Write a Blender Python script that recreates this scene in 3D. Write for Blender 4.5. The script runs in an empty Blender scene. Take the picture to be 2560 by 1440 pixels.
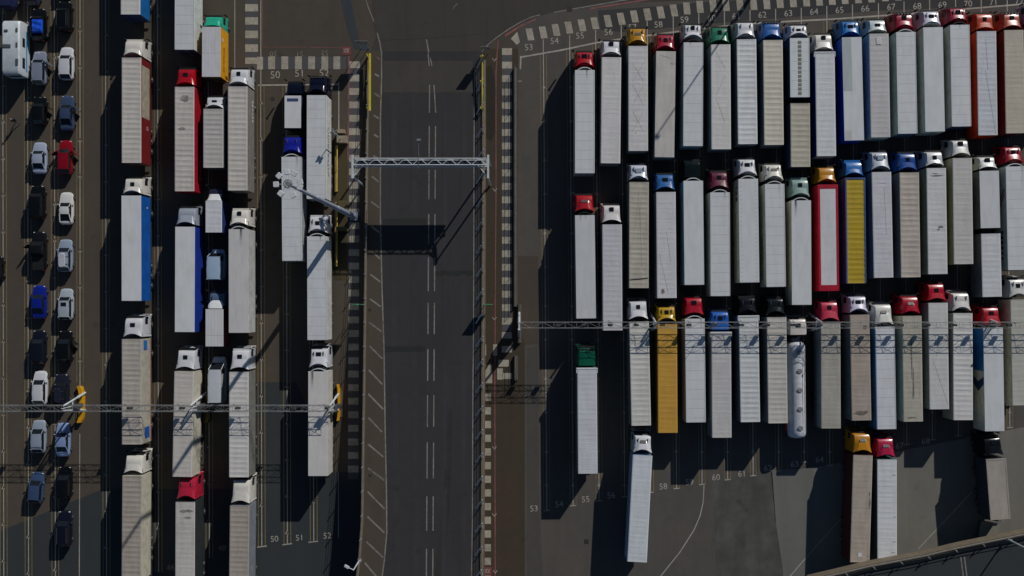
import bpy, math, random
from mathutils import Vector, Matrix
random.seed(7)
SC = bpy.context.scene
COL = SC.collection
R = math.radians

# ---------------------------------------------------------------- camera, sky, sun, exposure
CAM_H = 118.0            # drone height in metres, looking straight down
PXM = 18.75              # photo pixels per metre on the ground
NX, NY = 1300.0, 745.0   # the point straight below the drone, in photo pixels

def at(px, py, z=0.0):
    k = (CAM_H - z) / CAM_H / PXM
    return Vector(((px - NX) * k, -(py - NY) * k, z))

cam_d = bpy.data.cameras.new('camera')
cam = bpy.data.objects.new('camera', cam_d); COL.objects.link(cam)
cam.location = (0, 0, CAM_H)
cam_d.sensor_width = 36.0
cam_d.lens = 36.0 * PXM * CAM_H / 2560.0
cam_d.shift_x = -(NX - 1280) / 2560.0
cam_d.shift_y = (NY - 720) / 2560.0
cam_d.clip_start = 1.0; cam_d.clip_end = 6000.0
SC.camera = cam

SUN_EL, SUN_AZ = R(25.5), math.atan2(0.561, 0.828)
w = bpy.data.worlds.new('World'); SC.world = w; w.use_nodes = True
nt = w.node_tree
sky = nt.nodes.new('ShaderNodeTexSky'); sky.sky_type = 'NISHITA'; sky.sun_disc = False
sky.sun_elevation = SUN_EL; sky.sun_rotation = SUN_AZ
sky.altitude = 0.0; sky.air_density = 0.8; sky.dust_density = 0.1; sky.ozone_density = 1.5
bg = nt.nodes['Background']; bg.inputs['Strength'].default_value = 0.068
nt.links.new(sky.outputs[0], bg.inputs['Color'])
sun_d = bpy.data.lights.new('sun', 'SUN'); sun_d.energy = 5.0; sun_d.angle = R(0.5)
sun_d.color = (1.0, 0.955, 0.89)
sun = bpy.data.objects.new('sun', sun_d); COL.objects.link(sun)
sun.location = (60, 90, 60)
sdir = Vector((math.sin(SUN_AZ) * math.cos(SUN_EL), math.cos(SUN_AZ) * math.cos(SUN_EL), math.sin(SUN_EL)))
sun.rotation_euler = (-sdir).to_track_quat('-Z', 'Y').to_euler()
SC.view_settings.view_transform = 'Standard'; SC.view_settings.look = 'None'
SC.view_settings.exposure = -0.88; SC.view_settings.gamma = 1.0
SC.render.engine = 'CYCLES'
SC.cycles.max_bounces = 5; SC.cycles.diffuse_bounces = 2; SC.cycles.glossy_bounces = 2

# ---------------------------------------------------------------- materials
def lin(c):
    c /= 255.0
    return c / 12.92 if c <= 0.04045 else ((c + 0.055) / 1.055) ** 2.4
KSUN = 0.43
def P(r, g, b):          # real-world base colour of a surface that shows as (r, g, b) in full sun
    c = [lin(v) / KSUN for v in (r, g, b)]; k = min(1.0, 0.8 / max(c))
    return tuple(v * k for v in c)

_mats = {}
def new_mat(name):
    m = bpy.data.materials.new(name); m.use_nodes = True
    return m, m.node_tree, m.node_tree.nodes['Principled BSDF']

def math_node(t, op, a, b=None, c=None, clamp=False):
    n = t.nodes.new('ShaderNodeMath'); n.operation = op; n.use_clamp = clamp
    for i, v in enumerate((a, b, c)):
        if v is None: continue
        if isinstance(v, (int, float)): n.inputs[i].default_value = v
        else: t.links.new(v, n.inputs[i])
    return n.outputs[0]

def mix_col(t, fac, a, b):
    n = t.nodes.new('ShaderNodeMix'); n.data_type = 'RGBA'
    if isinstance(fac, (int, float)): n.inputs[0].default_value = fac
    else: t.links.new(fac, n.inputs[0])
    for i, v in ((6, a), (7, b)):
        if isinstance(v, tuple): n.inputs[i].default_value = (*v, 1)
        else: t.links.new(v, n.inputs[i])
    return n.outputs[2]

def coords(t, scale=(1, 1, 1), rnd=True):
    tc = t.nodes.new('ShaderNodeTexCoord'); mp = t.nodes.new('ShaderNodeMapping')
    mp.inputs['Scale'].default_value = scale
    t.links.new(tc.outputs['Object'], mp.inputs['Vector'])
    if rnd:
        oi = t.nodes.new('ShaderNodeObjectInfo')
        cb = t.nodes.new('ShaderNodeCombineXYZ')
        r = math_node(t, 'MULTIPLY', oi.outputs['Random'], 60.0)
        for i in range(3): t.links.new(r, cb.inputs[i])
        t.links.new(cb.outputs[0], mp.inputs['Location'])
    return tc, mp.outputs[0]

def noise(t, vec, scale, detail=4, rough=0.55, lo=0.35, hi=0.65):
    n = t.nodes.new('ShaderNodeTexNoise'); n.inputs['Scale'].default_value = scale
    n.inputs['Detail'].default_value = detail; n.inputs['Roughness'].default_value = rough
    t.links.new(vec, n.inputs['Vector'])
    mr = t.nodes.new('ShaderNodeMapRange'); mr.inputs['From Min'].default_value = lo; mr.inputs['From Max'].default_value = hi
    t.links.new(n.outputs['Fac'], mr.inputs['Value'])
    return mr.outputs[0]

def mul(c, f): return tuple(v * f for v in c)

def paint(col, rough=0.32, name='paint', dirt=0.14, metal=0.0, coat=0.3):
    key = ('p', tuple(round(v, 3) for v in col), rough, dirt, metal, coat)
    if key in _mats: return _mats[key]
    m, t, b = new_mat(name)
    _, v = coords(t)
    f = noise(t, v, 1.3, 5)
    t.links.new(mix_col(t, math_node(t, 'MULTIPLY', f, dirt * 2.2, clamp=True), col, mul(col, 0.62)), b.inputs['Base Color'])
    g = noise(t, v, 4.0, 3)
    t.links.new(math_node(t, 'ADD', math_node(t, 'MULTIPLY', g, 0.12), rough - 0.05), b.inputs['Roughness'])
    b.inputs['Metallic'].default_value = metal
    if max(col) < 0.03 and rough < 0.4: b.inputs['Specular IOR Level'].default_value = 0.3
    b.inputs['Coat Weight'].default_value = coat; b.inputs['Coat Roughness'].default_value = 0.12
    _mats[key] = m
    return m

def plain(col, rough=0.6, name='plain', metal=0.0, dirt=0.25):
    return paint(col, rough, name, dirt, metal, 0.0)

def roof_mat(col, kind, soot=None, seam=1.22, dirt=0.35):
    """lorry roof skin: sheet or tarpaulin with dirt that gathers in streaks; panel joints; exhaust soot behind a fridge unit"""
    key = ('r', tuple(round(v, 3) for v in col), kind, tuple(soot) if soot else None, seam, dirt)
    if key in _mats: return _mats[key]
    m, t, b = new_mat('roof_' + kind); col = tuple(min(0.82, v * 1.06) for v in col)
    tc, v = coords(t, (1, 0.22, 1))
    _, v2 = coords(t, (1, 1, 1))
    f = noise(t, v, 1.6, 6, 0.6, 0.42, 0.78)
    f2 = noise(t, v2, 0.5, 4, 0.6, 0.42, 0.75)
    c = mix_col(t, math_node(t, 'MULTIPLY', f, dirt, clamp=True), col, mul(col, 0.55))
    c = mix_col(t, math_node(t, 'MULTIPLY', f2, dirt * 0.8, clamp=True), c, tuple(x * s for x, s in zip(col, (0.73, 0.70, 0.65))))
    sp = t.nodes.new('ShaderNodeSeparateXYZ'); t.links.new(tc.outputs['Object'], sp.inputs[0])
    X, Y = sp.outputs[0], sp.outputs[1]
    if kind == 'panel':
        fr = math_node(t, 'FRACT', math_node(t, 'DIVIDE', math_node(t, 'SUBTRACT', Y, 0.62), seam))
        ln = math_node(t, 'LESS_THAN', fr, 0.045)
        ed = math_node(t, 'LESS_THAN', math_node(t, 'ABSOLUTE', X), 1.12)
        c = mix_col(t, math_node(t, 'MULTIPLY', math_node(t, 'MULTIPLY', ln, ed), 0.42), c, mul(col, 0.25))
        e2 = math_node(t, 'LESS_THAN', math_node(t, 'ABSOLUTE', math_node(t, 'SUBTRACT', math_node(t, 'ABSOLUTE', X), 1.14)), 0.018)
        c = mix_col(t, math_node(t, 'MULTIPLY', e2, 0.35), c, mul(col, 0.3))
    if kind == 'long':
        fr = math_node(t, 'FRACT', math_node(t, 'DIVIDE', X, 0.42))
        ln = math_node(t, 'LESS_THAN', fr, 0.16)
        c = mix_col(t, math_node(t, 'MULTIPLY', ln, 0.18), c, mul(col, 0.5))
        mid = math_node(t, 'LESS_THAN', math_node(t, 'ABSOLUTE', math_node(t, 'ADD', Y, 3.4)), 0.04)
        c = mix_col(t, math_node(t, 'MULTIPLY', mid, 0.4), c, mul(col, 0.4))
    if kind == 'rivet':
        fr = math_node(t, 'FRACT', math_node(t, 'DIVIDE', Y, 0.55))
        ln = math_node(t, 'LESS_THAN', fr, 0.22)
        e2 = math_node(t, 'LESS_THAN', math_node(t, 'ABSOLUTE', math_node(t, 'SUBTRACT', math_node(t, 'ABSOLUTE', X), 0.95)), 0.07)
        c = mix_col(t, math_node(t, 'MULTIPLY', math_node(t, 'MULTIPLY', ln, e2), 0.5), c, mul(col, 0.3))
    if kind == 'grid':
        fr = math_node(t, 'FRACT', math_node(t, 'DIVIDE', X, 0.3))
        fr2 = math_node(t, 'FRACT', math_node(t, 'DIVIDE', Y, 1.1))
        ln = math_node(t, 'MAXIMUM', math_node(t, 'LESS_THAN', fr, 0.1), math_node(t, 'LESS_THAN', fr2, 0.04))
        c = mix_col(t, math_node(t, 'MULTIPLY', ln, 0.22), c, mul(col, 0.4))
    if soot is not None:
        for sx, ln_, st in soot:
            dx = math_node(t, 'DIVIDE', math_node(t, 'SUBTRACT', X, sx), 0.06 + 0.035 * ln_)
            g = math_node(t, 'POWER', 2.718, math_node(t, 'MULTIPLY', math_node(t, 'MULTIPLY', dx, dx), -1.0))
            fy = math_node(t, 'ADD', math_node(t, 'DIVIDE', Y, ln_), 1.0, clamp=True)
            fy = math_node(t, 'POWER', fy, 1.4)
            nn = noise(t, v, 3.0, 4, 0.6, 0.2, 0.7)
            q = math_node(t, 'MULTIPLY', math_node(t, 'MULTIPLY', g, fy), math_node(t, 'MULTIPLY', math_node(t, 'ADD', nn, 0.5), st), clamp=True)
            c = mix_col(t, q, c, (0.03, 0.03, 0.03))
    t.links.new(c, b.inputs['Base Color'])
    b.inputs['Roughness'].default_value = 0.55 if kind in ('panel', 'rivet', 'smooth', 'long') else 0.7
    bp = t.nodes.new('ShaderNodeBump'); bp.inputs['Strength'].default_value = 0.35; bp.inputs['Distance'].default_value = 0.03
    if kind in ('tarp', 'rib', 'soft'):
        _, v3 = coords(t, (1.0, 1.8, 1))
        hn = noise(t, v3, 2.2, 5, 0.6, 0.2, 0.8)
    else:
        hn = noise(t, v2, 1.2, 3, 0.5, 0.2, 0.8); bp.inputs['Distance'].default_value = 0.012
    t.links.new(hn, bp.inputs['Height']); t.links.new(bp.outputs[0], b.inputs['Normal'])
    _mats[key] = m
    return m

def ground_mat(name, col, stain=0.5, warm=None, scale=0.12, streak=0.35):
    key = ('g', name)
    if key in _mats: return _mats[key]
    m, t, b = new_mat(name)
    _, v = coords(t, (1, 1, 1), False); _, vs = coords(t, (1, 0.12, 1), False)
    big = noise(t, v, scale, 6, 0.62, 0.35, 0.68)
    mid = noise(t, v, 0.9, 5, 0.6, 0.4, 0.75)
    strk = noise(t, vs, 0.55, 5, 0.6, 0.45, 0.75)
    fine = noise(t, v, 14.0, 3, 0.7, 0.3, 0.7)
    warm = warm or tuple(x * s for x, s in zip(col, (1.22, 1.12, 1.0)))
    c = mix_col(t, math_node(t, 'MULTIPLY', big, 0.75), col, warm)
    c = mix_col(t, math_node(t, 'MULTIPLY', mid, 0.32 * stain), c, mul(col, 0.45))
    c = mix_col(t, math_node(t, 'MULTIPLY', strk, streak), c, mul(col, 0.62))
    c = mix_col(t, math_node(t, 'MULTIPLY', fine, 0.3), c, mul(col, 0.62))
    oil = noise(t, v, 0.42, 3, 0.5, 0.64, 0.74)
    c = mix_col(t, math_node(t, 'MULTIPLY', oil, 0.5 * stain), c, mul(col, 0.35))
    pale = noise(t, v, 0.23, 5, 0.65, 0.60, 0.72)
    c = mix_col(t, math_node(t, 'MULTIPLY', pale, 0.4 * stain), c, mul(col, 1.45))
    t.links.new(c, b.inputs['Base Color'])
    b.inputs['Roughness'].default_value = 0.9
    b.inputs['Specular IOR Level'].default_value = 0.25
    bp = t.nodes.new('ShaderNodeBump'); bp.inputs['Strength'].default_value = 0.25; bp.inputs['Distance'].default_value = 0.01
    t.links.new(noise(t, v, 30.0, 2, 0.6, 0.2, 0.8), bp.inputs['Height']); t.links.new(bp.outputs[0], b.inputs['Normal'])
    _mats[key] = m
    return m

def marking_mat(name, col, wear=0.5):
    key = ('mk', name)
    if key in _mats: return _mats[key]
    m, t, b = new_mat(name)
    _, v = coords(t, (1, 1, 1), False)
    n1 = noise(t, v, 2.2, 6, 0.7, 0.42, 0.72)
    n2 = noise(t, v, 0.25, 4, 0.6, 0.38, 0.62)
    f = math_node(t, 'ADD', math_node(t, 'MULTIPLY', n1, wear), math_node(t, 'MULTIPLY', n2, wear * 0.6), clamp=True)
    t.links.new(mix_col(t, f, col, (0.085, 0.075, 0.065)), b.inputs['Base Color'])
    b.inputs['Roughness'].default_value = 0.8
    _mats[key] = m
    return m

GLASS = paint((0.012, 0.015, 0.02), 0.12, 'dark_glass', 0.0, 0.0, 0.0)
BLACK = plain((0.012, 0.012, 0.013), 0.6, 'black_plastic')
CHASSIS = plain((0.03, 0.03, 0.032), 0.7, 'chassis_steel', 0.0, 0.4)
RUBBER = plain((0.015, 0.015, 0.016), 0.85, 'rubber')
STEEL = plain((0.42, 0.43, 0.44), 0.45, 'galvanised_steel', 0.3)
HUB = plain((0.14, 0.14, 0.145), 0.4, 'wheel_hub', 0.4)
WHITEP = paint(P(160, 163, 165), 0.35, 'white_paint')
LAMP = paint((0.75, 0.75, 0.75), 0.15, 'headlight_glass', 0.0)
REDL = paint((0.35, 0.01, 0.01), 0.2, 'red_lens', 0.0)

# ---------------------------------------------------------------- mesh building
class MB:
    def __init__(s): s.v = []; s.f = []; s.mi = []
    def add(s, vs, fs, mi=0):
        o = len(s.v); s.v += [tuple(p) for p in vs]
        s.f += [tuple(i + o for i in f) for f in fs]; s.mi += [mi] * len(fs)
    def box(s, x0, x1, y0, y1, z0, z1, mi=0, ch=0.0):
        if ch <= 0:
            vs = [(x, y, z) for z in (z0, z1) for y in (y0, y1) for x in (x0, x1)]
            s.add(vs, [(0, 2, 3, 1), (4, 5, 7, 6), (0, 1, 5, 4), (2, 6, 7, 3), (0, 4, 6, 2), (1, 3, 7, 5)], mi)
        else:                      # upper edges and vertical corners chamfered
            def ring(i, z):
                a, b, c, d, k = x0 + i, x1 - i, y0 + i, y1 - i, ch
                return [(a + k, c, z), (b - k, c, z), (b, c + k, z), (b, d - k, z), (b - k, d, z), (a + k, d, z), (a, d - k, z), (a, c + k, z)]
            s.loft([ring(0, z0), ring(0, z1 - ch), ring(ch * 0.6, z1)], mi)
    def loft(s, rings, mi=0, caps=True, closed=True):
        n = len(rings[0]); vs = [p for r in rings for p in r]; fs = []
        for i in range(len(rings) - 1):
            for j in range(n if closed else n - 1):
                k = (j + 1) % n
                fs.append((i * n + j, i * n + k, (i + 1) * n + k, (i + 1) * n + j))
        if caps and closed:
            fs.append(tuple(range(n))[::-1]); fs.append(tuple((len(rings) - 1) * n + j for j in range(n)))
        s.add(vs, fs, mi)
    def tube(s, a, b, r, mi=0, n=6, r2=None):
        a = Vector(a); b = Vector(b); d = (b - a)
        if d.length < 1e-6: return
        d.normalize(); u = d.orthogonal().normalized(); w_ = d.cross(u); r2 = r if r2 is None else r2
        ring = lambda c, q: [tuple(c + (u * math.cos(2 * math.pi * k / n) + w_ * math.sin(2 * math.pi * k / n)) * q) for k in range(n)]
        s.loft([ring(a, r), ring(b, r2)], mi)
    def grid(s, fn, nu, nv, mi=0):
        vs = [fn(i / nu, j / nv) for i in range(nu + 1) for j in range(nv + 1)]
        fs = [(i * (nv + 1) + j, (i + 1) * (nv + 1) + j, (i + 1) * (nv + 1) + j + 1, i * (nv + 1) + j + 1) for i in range(nu) for j in range(nv)]
        s.add(vs, fs, mi)
    def mesh(s, name, mats, smooth=0.0):
        me = bpy.data.meshes.new(name); me.from_pydata(s.v, [], s.f)
        for m in (mats if isinstance(mats, (list, tuple)) else [mats]): me.materials.append(m)
        me.polygons.foreach_set('material_index', s.mi)
        import bmesh
        bm = bmesh.new(); bm.from_mesh(me); bmesh.ops.recalc_face_normals(bm, faces=bm.faces); bm.to_mesh(me); bm.free()
        if smooth > 0:
            me.shade_smooth(); me.set_sharp_from_angle(angle=R(smooth))
        me.update()
        return me
    def build(s, name, mats, parent=None, loc=(0, 0, 0), rz=0.0, smooth=0.0):
        return link(name, s.mesh(name, mats, smooth), parent, loc, rz)

def link(name, me, parent=None, loc=(0, 0, 0), rz=0.0):
    o = bpy.data.objects.new(name, me); COL.objects.link(o)
    o.location = loc; o.rotation_euler = (0, 0, rz)
    if parent: o.parent = parent
    return o

def empty(name, loc=(0, 0, 0), rz=0.0, label=None, cat=None, group=None):
    o = bpy.data.objects.new(name, None); COL.objects.link(o)
    o.location = loc; o.rotation_euler = (0, 0, rz); o.empty_display_size = 0.5
    tag(o, label, cat, group)
    return o

LABELS = {}
def tag(o, label=None, cat=None, group=None, kind=None):
    if label:
        o['label'] = label
        if label in LABELS and not group: print('DUPLICATE LABEL', label)
        LABELS[label] = 1
        nw = len(label.split())
        if not 4 <= nw <= 16: print('LABEL LENGTH', nw, label)
    if cat: o['category'] = cat
    if group: o['group'] = group
    if kind: o['kind'] = kind
    return o

_cache = {}
def cached(key, fn):
    if key not in _cache: _cache[key] = fn()
    return _cache[key]

def text_mesh(txt, size, mat, extrude=0.002):
    cu = bpy.data.curves.new('txt', 'FONT'); cu.body = txt; cu.size = size
    cu.align_x = 'CENTER'; cu.align_y = 'CENTER'; cu.extrude = extrude; cu.resolution_u = 3
    o = bpy.data.objects.new('txt', cu); COL.objects.link(o)
    bpy.context.view_layer.update()
    dg = bpy.context.evaluated_depsgraph_get()
    me = bpy.data.meshes.new_from_object(o.evaluated_get(dg))
    bpy.data.objects.remove(o); bpy.data.curves.remove(cu)
    me.materials.clear(); me.materials.append(mat)
    return me

def poly_sheet(mb, pts, z, mi=0, zf=None):
    vs = [at(x, y, z if zf is None else zf(y) + z) for x, y in pts]
    mb.add(vs, [tuple(range(len(vs)))], mi)

def strip(mb, pts, wpx, z, mi=0, zf=None):
    """a painted line of width wpx (photo pixels) along pts"""
    n = len(pts); L = []; Rr = []
    for i, (x, y) in enumerate(pts):
        a = pts[max(0, i - 1)]; b = pts[min(n - 1, i + 1)]
        dx, dy = b[0] - a[0], b[1] - a[1]; d = math.hypot(dx, dy) or 1
        ox, oy = -dy / d * wpx / 2, dx / d * wpx / 2
        zz = z if zf is None else zf(y) + z
        L.append(at(x + ox, y + oy, zz)); Rr.append(at(x - ox, y - oy, zz))
    vs = L + Rr
    mb.add(vs, [(i, i + 1, n + i + 1, n + i) for i in range(n - 1)], mi)
# ---------------------------------------------------------------- ground, roads, painted markings
def ramp_z(py):          # the road leaves the junction level and climbs towards the viewer's bottom edge
    t = max(0.0, (py - 135.0) / 1305.0)
    return 4.5 * t ** 1.12

A_BROWN = ground_mat('asphalt_brown', P(59, 54, 48), 0.6, P(64, 57, 49))
A_GREY = ground_mat('asphalt_grey', P(63, 61, 58), 0.5, P(70, 65, 59))
A_ROAD = ground_mat('asphalt_road', P(40, 40, 42), 0.35, P(44, 43, 43), streak=0.22)
A_JUNC = ground_mat('asphalt_junction', P(50, 49, 47), 0.4, P(56, 51, 47))
A_DARK = ground_mat('asphalt_dark', P(39, 43, 45), 0.3, P(42, 45, 46), streak=0.2)
A_SEAL = ground_mat('asphalt_sealed', P(45, 45, 46), 0.25, P(50, 50, 50), streak=0.15)
A_WALK = ground_mat('asphalt_walkway', P(51, 45, 38), 0.6, P(55, 47, 38))
A_SHLD = ground_mat('asphalt_shoulder', P(56, 50, 44), 0.4, P(62, 55, 48))
A_BLUE = ground_mat('asphalt_bluish', P(44, 49, 53), 0.3, P(47, 52, 56))
CONC = ground_mat('concrete_light', P(80, 81, 78), 0.35, P(88, 88, 84), streak=0.35)
CONC2 = ground_mat('concrete_worn', P(55, 55, 51), 0.8, P(76, 76, 74), scale=0.3, streak=0.5)
CONC3 = ground_mat('concrete_apron', P(86, 84, 79), 0.5, P(93, 91, 85))
M_WHITE = marking_mat('road_paint_white', P(132, 128, 120), 0.38)
M_DIM = marking_mat('road_paint_worn', P(104, 102, 97), 0.6)
M_YEL = marking_mat('road_paint_yellow', P(106, 90, 50), 0.5)
M_CREAM = marking_mat('road_paint_cream', P(130, 125, 113), 0.42)
M_RED = marking_mat('road_paint_red', P(112, 64, 62), 0.75)
M_REDP = marking_mat('red_patch_paint', P(92, 40, 44), 0.7)
M_CHK = marking_mat('walkway_dark_paint', P(56, 56, 60), 0.4)
M_SEAM = marking_mat('bitumen_seam', (0.03, 0.03, 0.03), 0.3)
CONCRETE = plain(P(92, 84, 72), 0.85, 'parapet_concrete', 0.5)

def structure(name, mb, mats):
    return tag(mb.build(name, mats), kind='structure')

g = MB(); g.add([(-2500, -2500, 0), (2500, -2500, 0), (2500, 2500, 0), (-2500, 2500, 0)], [(0, 1, 2, 3)])
structure('ground', g, A_BROWN)

def patch(name, pts, z, mat):
    m = MB(); poly_sheet(m, pts, z); structure(name, m, mat)

patch('pavement', [(1296, -120), (4200, -120), (4200, 2600), (1296, 2600), (1293, 800)], 0.004, A_GREY)
patch('road_junction', [(914, -900), (1560, -900), (1520, 8), (1385, 30), (1340, 42), (1285, 68), (1240, 98), (1212, 125), (1205, 160), (1205, 210), (918, 210), (926, 128), (940, 90), (930, 40)], 0.008, A_JUNC)
patch('road_strip', [(1520, 8), (1560, -900), (4200, -900), (4200, -20), (2300, -20), (1700, 2)], 0.008, A_JUNC)
patch('asphalt_strip', [(847, -20), (873, -20), (885, 40), (898, 102), (921, 107), (924, 128), (886, 122), (868, 70)], 0.012, A_BLUE)
patch('asphalt_band', [(1495, 26), (1640, 16), (1800, 2), (2200, -6), (2800, -30), (2800, 4), (2200, 26), (2010, 40), (1850, 52), (1700, 66), (1560, 80), (1502, 74)], 0.012, A_SEAL)
patch('walkway', [(1206, 126), (1222, 122), (1296, 122), (1294, 800), (1312, 862), (1312, 1600), (1200, 1600), (1208, 600)], 0.010, A_WALK)
patch('lane_apron', [(640, 955), (740, 955), (840, 1180), (905, 1180), (905, 1600), (-200, 1600), (-200, 1382), (0, 1328), (258, 1222), (640, 1222)], 0.004, A_DARK)
patch('concrete_slab', [(1928, 1180), (2040, 1168), (2600, 1060), (3200, 1060), (3200, 1620), (1966, 1620), (1958, 1400), (1938, 1300)], 0.008, CONC3)
patch('concrete_slab', [(1930, 1175), (2034, 1172), (2036, 1600), (1964, 1600), (1957, 1420), (1940, 1310)], 0.012, CONC)
patch('concrete_slab', [(1782, 1190), (1930, 1175), (1940, 1310), (1957, 1420), (1964, 1600), (1795, 1600), (1788, 1350)], 0.008, CONC2)

# the ramp: one road deck with its retaining walls, rising from the junction
LEFT_E = [(922, 128), (919, 300), (917, 450), (914, 700), (911, 950), (908, 1150), (906, 1300), (899, 1400), (888, 1480), (868, 1600)]
RIGHT_E = [(1210, 128), (1210, 400), (1209, 700), (1208, 1000), (1207, 1300), (1205, 1480), (1204, 1600)]
WLINE = [(954, 128), (954, 200), (951, 300), (951, 540), (955, 720), (960, 870), (963, 1080), (966, 1220), (967, 1330), (961, 1400), (950, 1480), (930, 1600)]
def interp(line, y):
    for (x0, y0), (x1, y1) in zip(line, line[1:]):
        if y0 <= y <= y1: return x0 + (x1 - x0) * (y - y0) / (y1 - y0)
    return line[0][0] if y < line[0][1] else line[-1][0]
YS = [128 + i * 32 for i in range(47)]
mb = MB(); vs = []; fs = []
for y in YS:
    z = ramp_z(y) + 0.016
    l, wl, r_ = interp(LEFT_E, y), interp(WLINE, y), interp(RIGHT_E, y)
    a, b, c = at(l, y, z), at(wl, y, z), at(r_, y, z)
    vs += [(a.x, a.y, -0.2), a, b, c, (c.x, c.y, -0.2)]
mis = []
o = 0
for i in range(len(YS) - 1):
    for j in range(4):
        fs.append((i * 5 + j, i * 5 + j + 1, i * 5 + j + 6, i * 5 + j + 5)); mis.append([2, 1, 0, 2][j])
mb.v = vs; mb.f = fs; mb.mi = mis
structure('road', mb, [A_ROAD, A_SHLD, CONCRETE])
m = MB(); strip(m, [(918, 136), (1205, 135)], 2.2, 0.026); strip(m, [(954, 318), (1187, 316)], 1.2, 0.024, 0, ramp_z)
for y in (452, 525, 590, 757, 865, 910, 985, 1050, 1170, 1245, 1330):
    strip(m, [(958, y), (1075 if y % 2 else 1183, y - 2)], 0.9, 0.022, 0, ramp_z)
for x, y0, y1 in ((1014, -60, 96), (1109, -60, 90), (1214, -60, 126)): strip(m, [(x, y0), (x + 3, y1)], 1.0, 0.014)
strip(m, [(940, 101), (1060, 96), (1215, 84)], 1.2, 0.014)
strip(m, [(1127, y) for y in (440, 700, 900)] + [(1133, 1080), (1136, 1200), (1134, 1440)], 1.6, 0.022, 0, ramp_z)
strip(m, [(1112, 1022), (1110, 1160), (1106, 1270), (1097, 1350), (1088, 1450)], 2.6, 0.022, 0, ramp_z)
structure('road_joints', m, M_SEAM)
def ramp_patch(name, pts, z, mat):
    q_ = MB(); poly_sheet(q_, pts, z, 0, ramp_z); structure(name, q_, mat)
A_TRACK = ground_mat('asphalt_tyre_polished', P(41, 41, 43), 0.6, P(47, 46, 46), scale=0.3, streak=0.4)
A_WET = ground_mat('asphalt_patched', P(35, 36, 36), 0.6, P(40, 40, 38), scale=0.35, streak=0.45)
for y0 in range(136, 230, 32):
    y1 = min(231, y0 + 32); ramp_patch('road_patch', [(958, y0), (1182, y0), (1182, y1), (958, y1)], 0.019, A_JUNC)
tk_ = MB()
for xs_, wd_ in (((985, 983, 985, 990, 992), 15), ((1037, 1036, 1037, 1040, 1040), 15), ((1113, 1112, 1112, 1111, 1108), 12), ((1160, 1160, 1159, 1157, 1156), 14)):
    strip(tk_, [(x_ + (i - 2) * 0, 235 + i * 320) for i, x_ in enumerate(xs_)], wd_, 0.0185, 0, ramp_z)
structure('tyre_tracks', tk_, A_TRACK)
tk_ = MB(); strip(tk_, [(1122, 1024), (1121, 1100), (1119, 1180), (1116, 1260), (1109, 1330), (1100, 1400), (1094, 1460)], 18, 0.020, 0, ramp_z)
for y0, x0, x1 in ((560, 958, 1066), (690, 1092, 1182), (880, 962, 1064)):
    strip(tk_, [(x0, y0), (x1, y0 - 1)], 26, 0.0195, 0, ramp_z)
structure('road_repairs', tk_, A_WET)
patch('walkway_damp', [(1214, 170), (1226, 160), (1236, 190), (1240, 250), (1238, 330), (1228, 352), (1216, 345), (1213, 260)], 0.014, ground_mat('damp_asphalt', P(38, 36, 31), 0.8, P(44, 40, 32), scale=0.5))
patch('asphalt_repair', [(1296, 640), (1345, 640), (1345, 860), (1312, 862), (1296, 800)], 0.012, ground_mat('asphalt_repair', P(57, 52, 46), 0.6, P(62, 54, 46)))
patch('asphalt_repair', [(1318, 870), (1344, 866), (1346, 1200), (1360, 1500), (1318, 1500)], 0.012, ground_mat('asphalt_repair_grey', P(58, 57, 54), 0.6, P(64, 60, 56)))
def zr(y): return ramp_z(y) + 0.016

# road markings on the ramp and junction
m = MB()
strip(m, [(x, y) for x, y in WLINE if y >= 128], 3.2, 0.008, 0, zr)
strip(m, [(912, -8), (922, 22), (935, 54)], 2.4, 0.016); strip(m, [(943, 82), (950, 108), (953, 130)], 3, 0.02)
HAT = [(938, 141, 949, 149), (937, 185, 948, 191), (936, 233, 949, 242), (934, 288, 947, 296), (935, 336, 946, 343), (933, 389, 946, 397), (930, 441, 947, 455), (928, 504, 948, 519), (928, 565, 948, 581), (930, 628, 950, 647), (926, 686, 951, 705), (925, 747, 952, 767), (923, 806, 954, 829), (924, 865, 956, 897), (922, 925, 956, 961), (921, 985, 958, 1023), (921, 1044, 955, 1080), (920, 1110, 958, 1142), (920, 1170, 961, 1201), (919, 1229, 961, 1272), (918, 1291, 961, 1332), (916, 1354, 958, 1394), (912, 1407, 945, 1446)]
for x0, y0, x1, y1 in HAT: strip(m, [(x0, y0), (x1, y1)], 4.0, 0.008, 0, zr)
for y0, y1 in ((212, 282), (315, 392), (424, 498), (535, 610), (643, 728), (757, 835), (873, 952), (988, 1067), (1106, 1196), (1241, 1327), (1372, 1450)):
    f = lambda y: 1074 - (y - 212) * 0.0066
    h = lambda y: (1085 + (y - 212) * 0.06) if y < 285 else 1089 - (y - 285) * 0.0062
    strip(m, [(f(y0), y0), (f(y1), y1)], 2.8, 0.008, 0, zr); strip(m, [(h(y0), y0), (h(y1), y1)], 2.8, 0.008, 0, zr)
strip(m, [(1066, 98), (1072, 133)], 3.4, 0.022); strip(m, [(1070, 133), (1073, 165)], 2.6, 0.008, 0, zr); strip(m, [(1074, 138), (1080, 165)], 2.6, 0.008, 0, zr)
RW = [(1187, 165), (1186, 200), (1185, 400), (1184, 800), (1182, 1000), (1181, 1300), (1178, 1470)]
strip(m, RW, 2.4, 0.008, 0, zr)
strip(m, [(1350, 37), (1330, 42), (1300, 56), (1270, 74), (1240, 95), (1215, 116), (1200, 135), (1191, 152), (1188, 168)], 2.6, 0.018)
strip(m, [(1385, 31), (1440, 21), (1550, 2), (1700, -22)], 2.4, 0.016)
strip(m, [(1132, 22), (1140, 12), (1144, 9)], 1.4, 0.016)
structure('road_markings', m, M_DIM)
m = MB()
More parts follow.
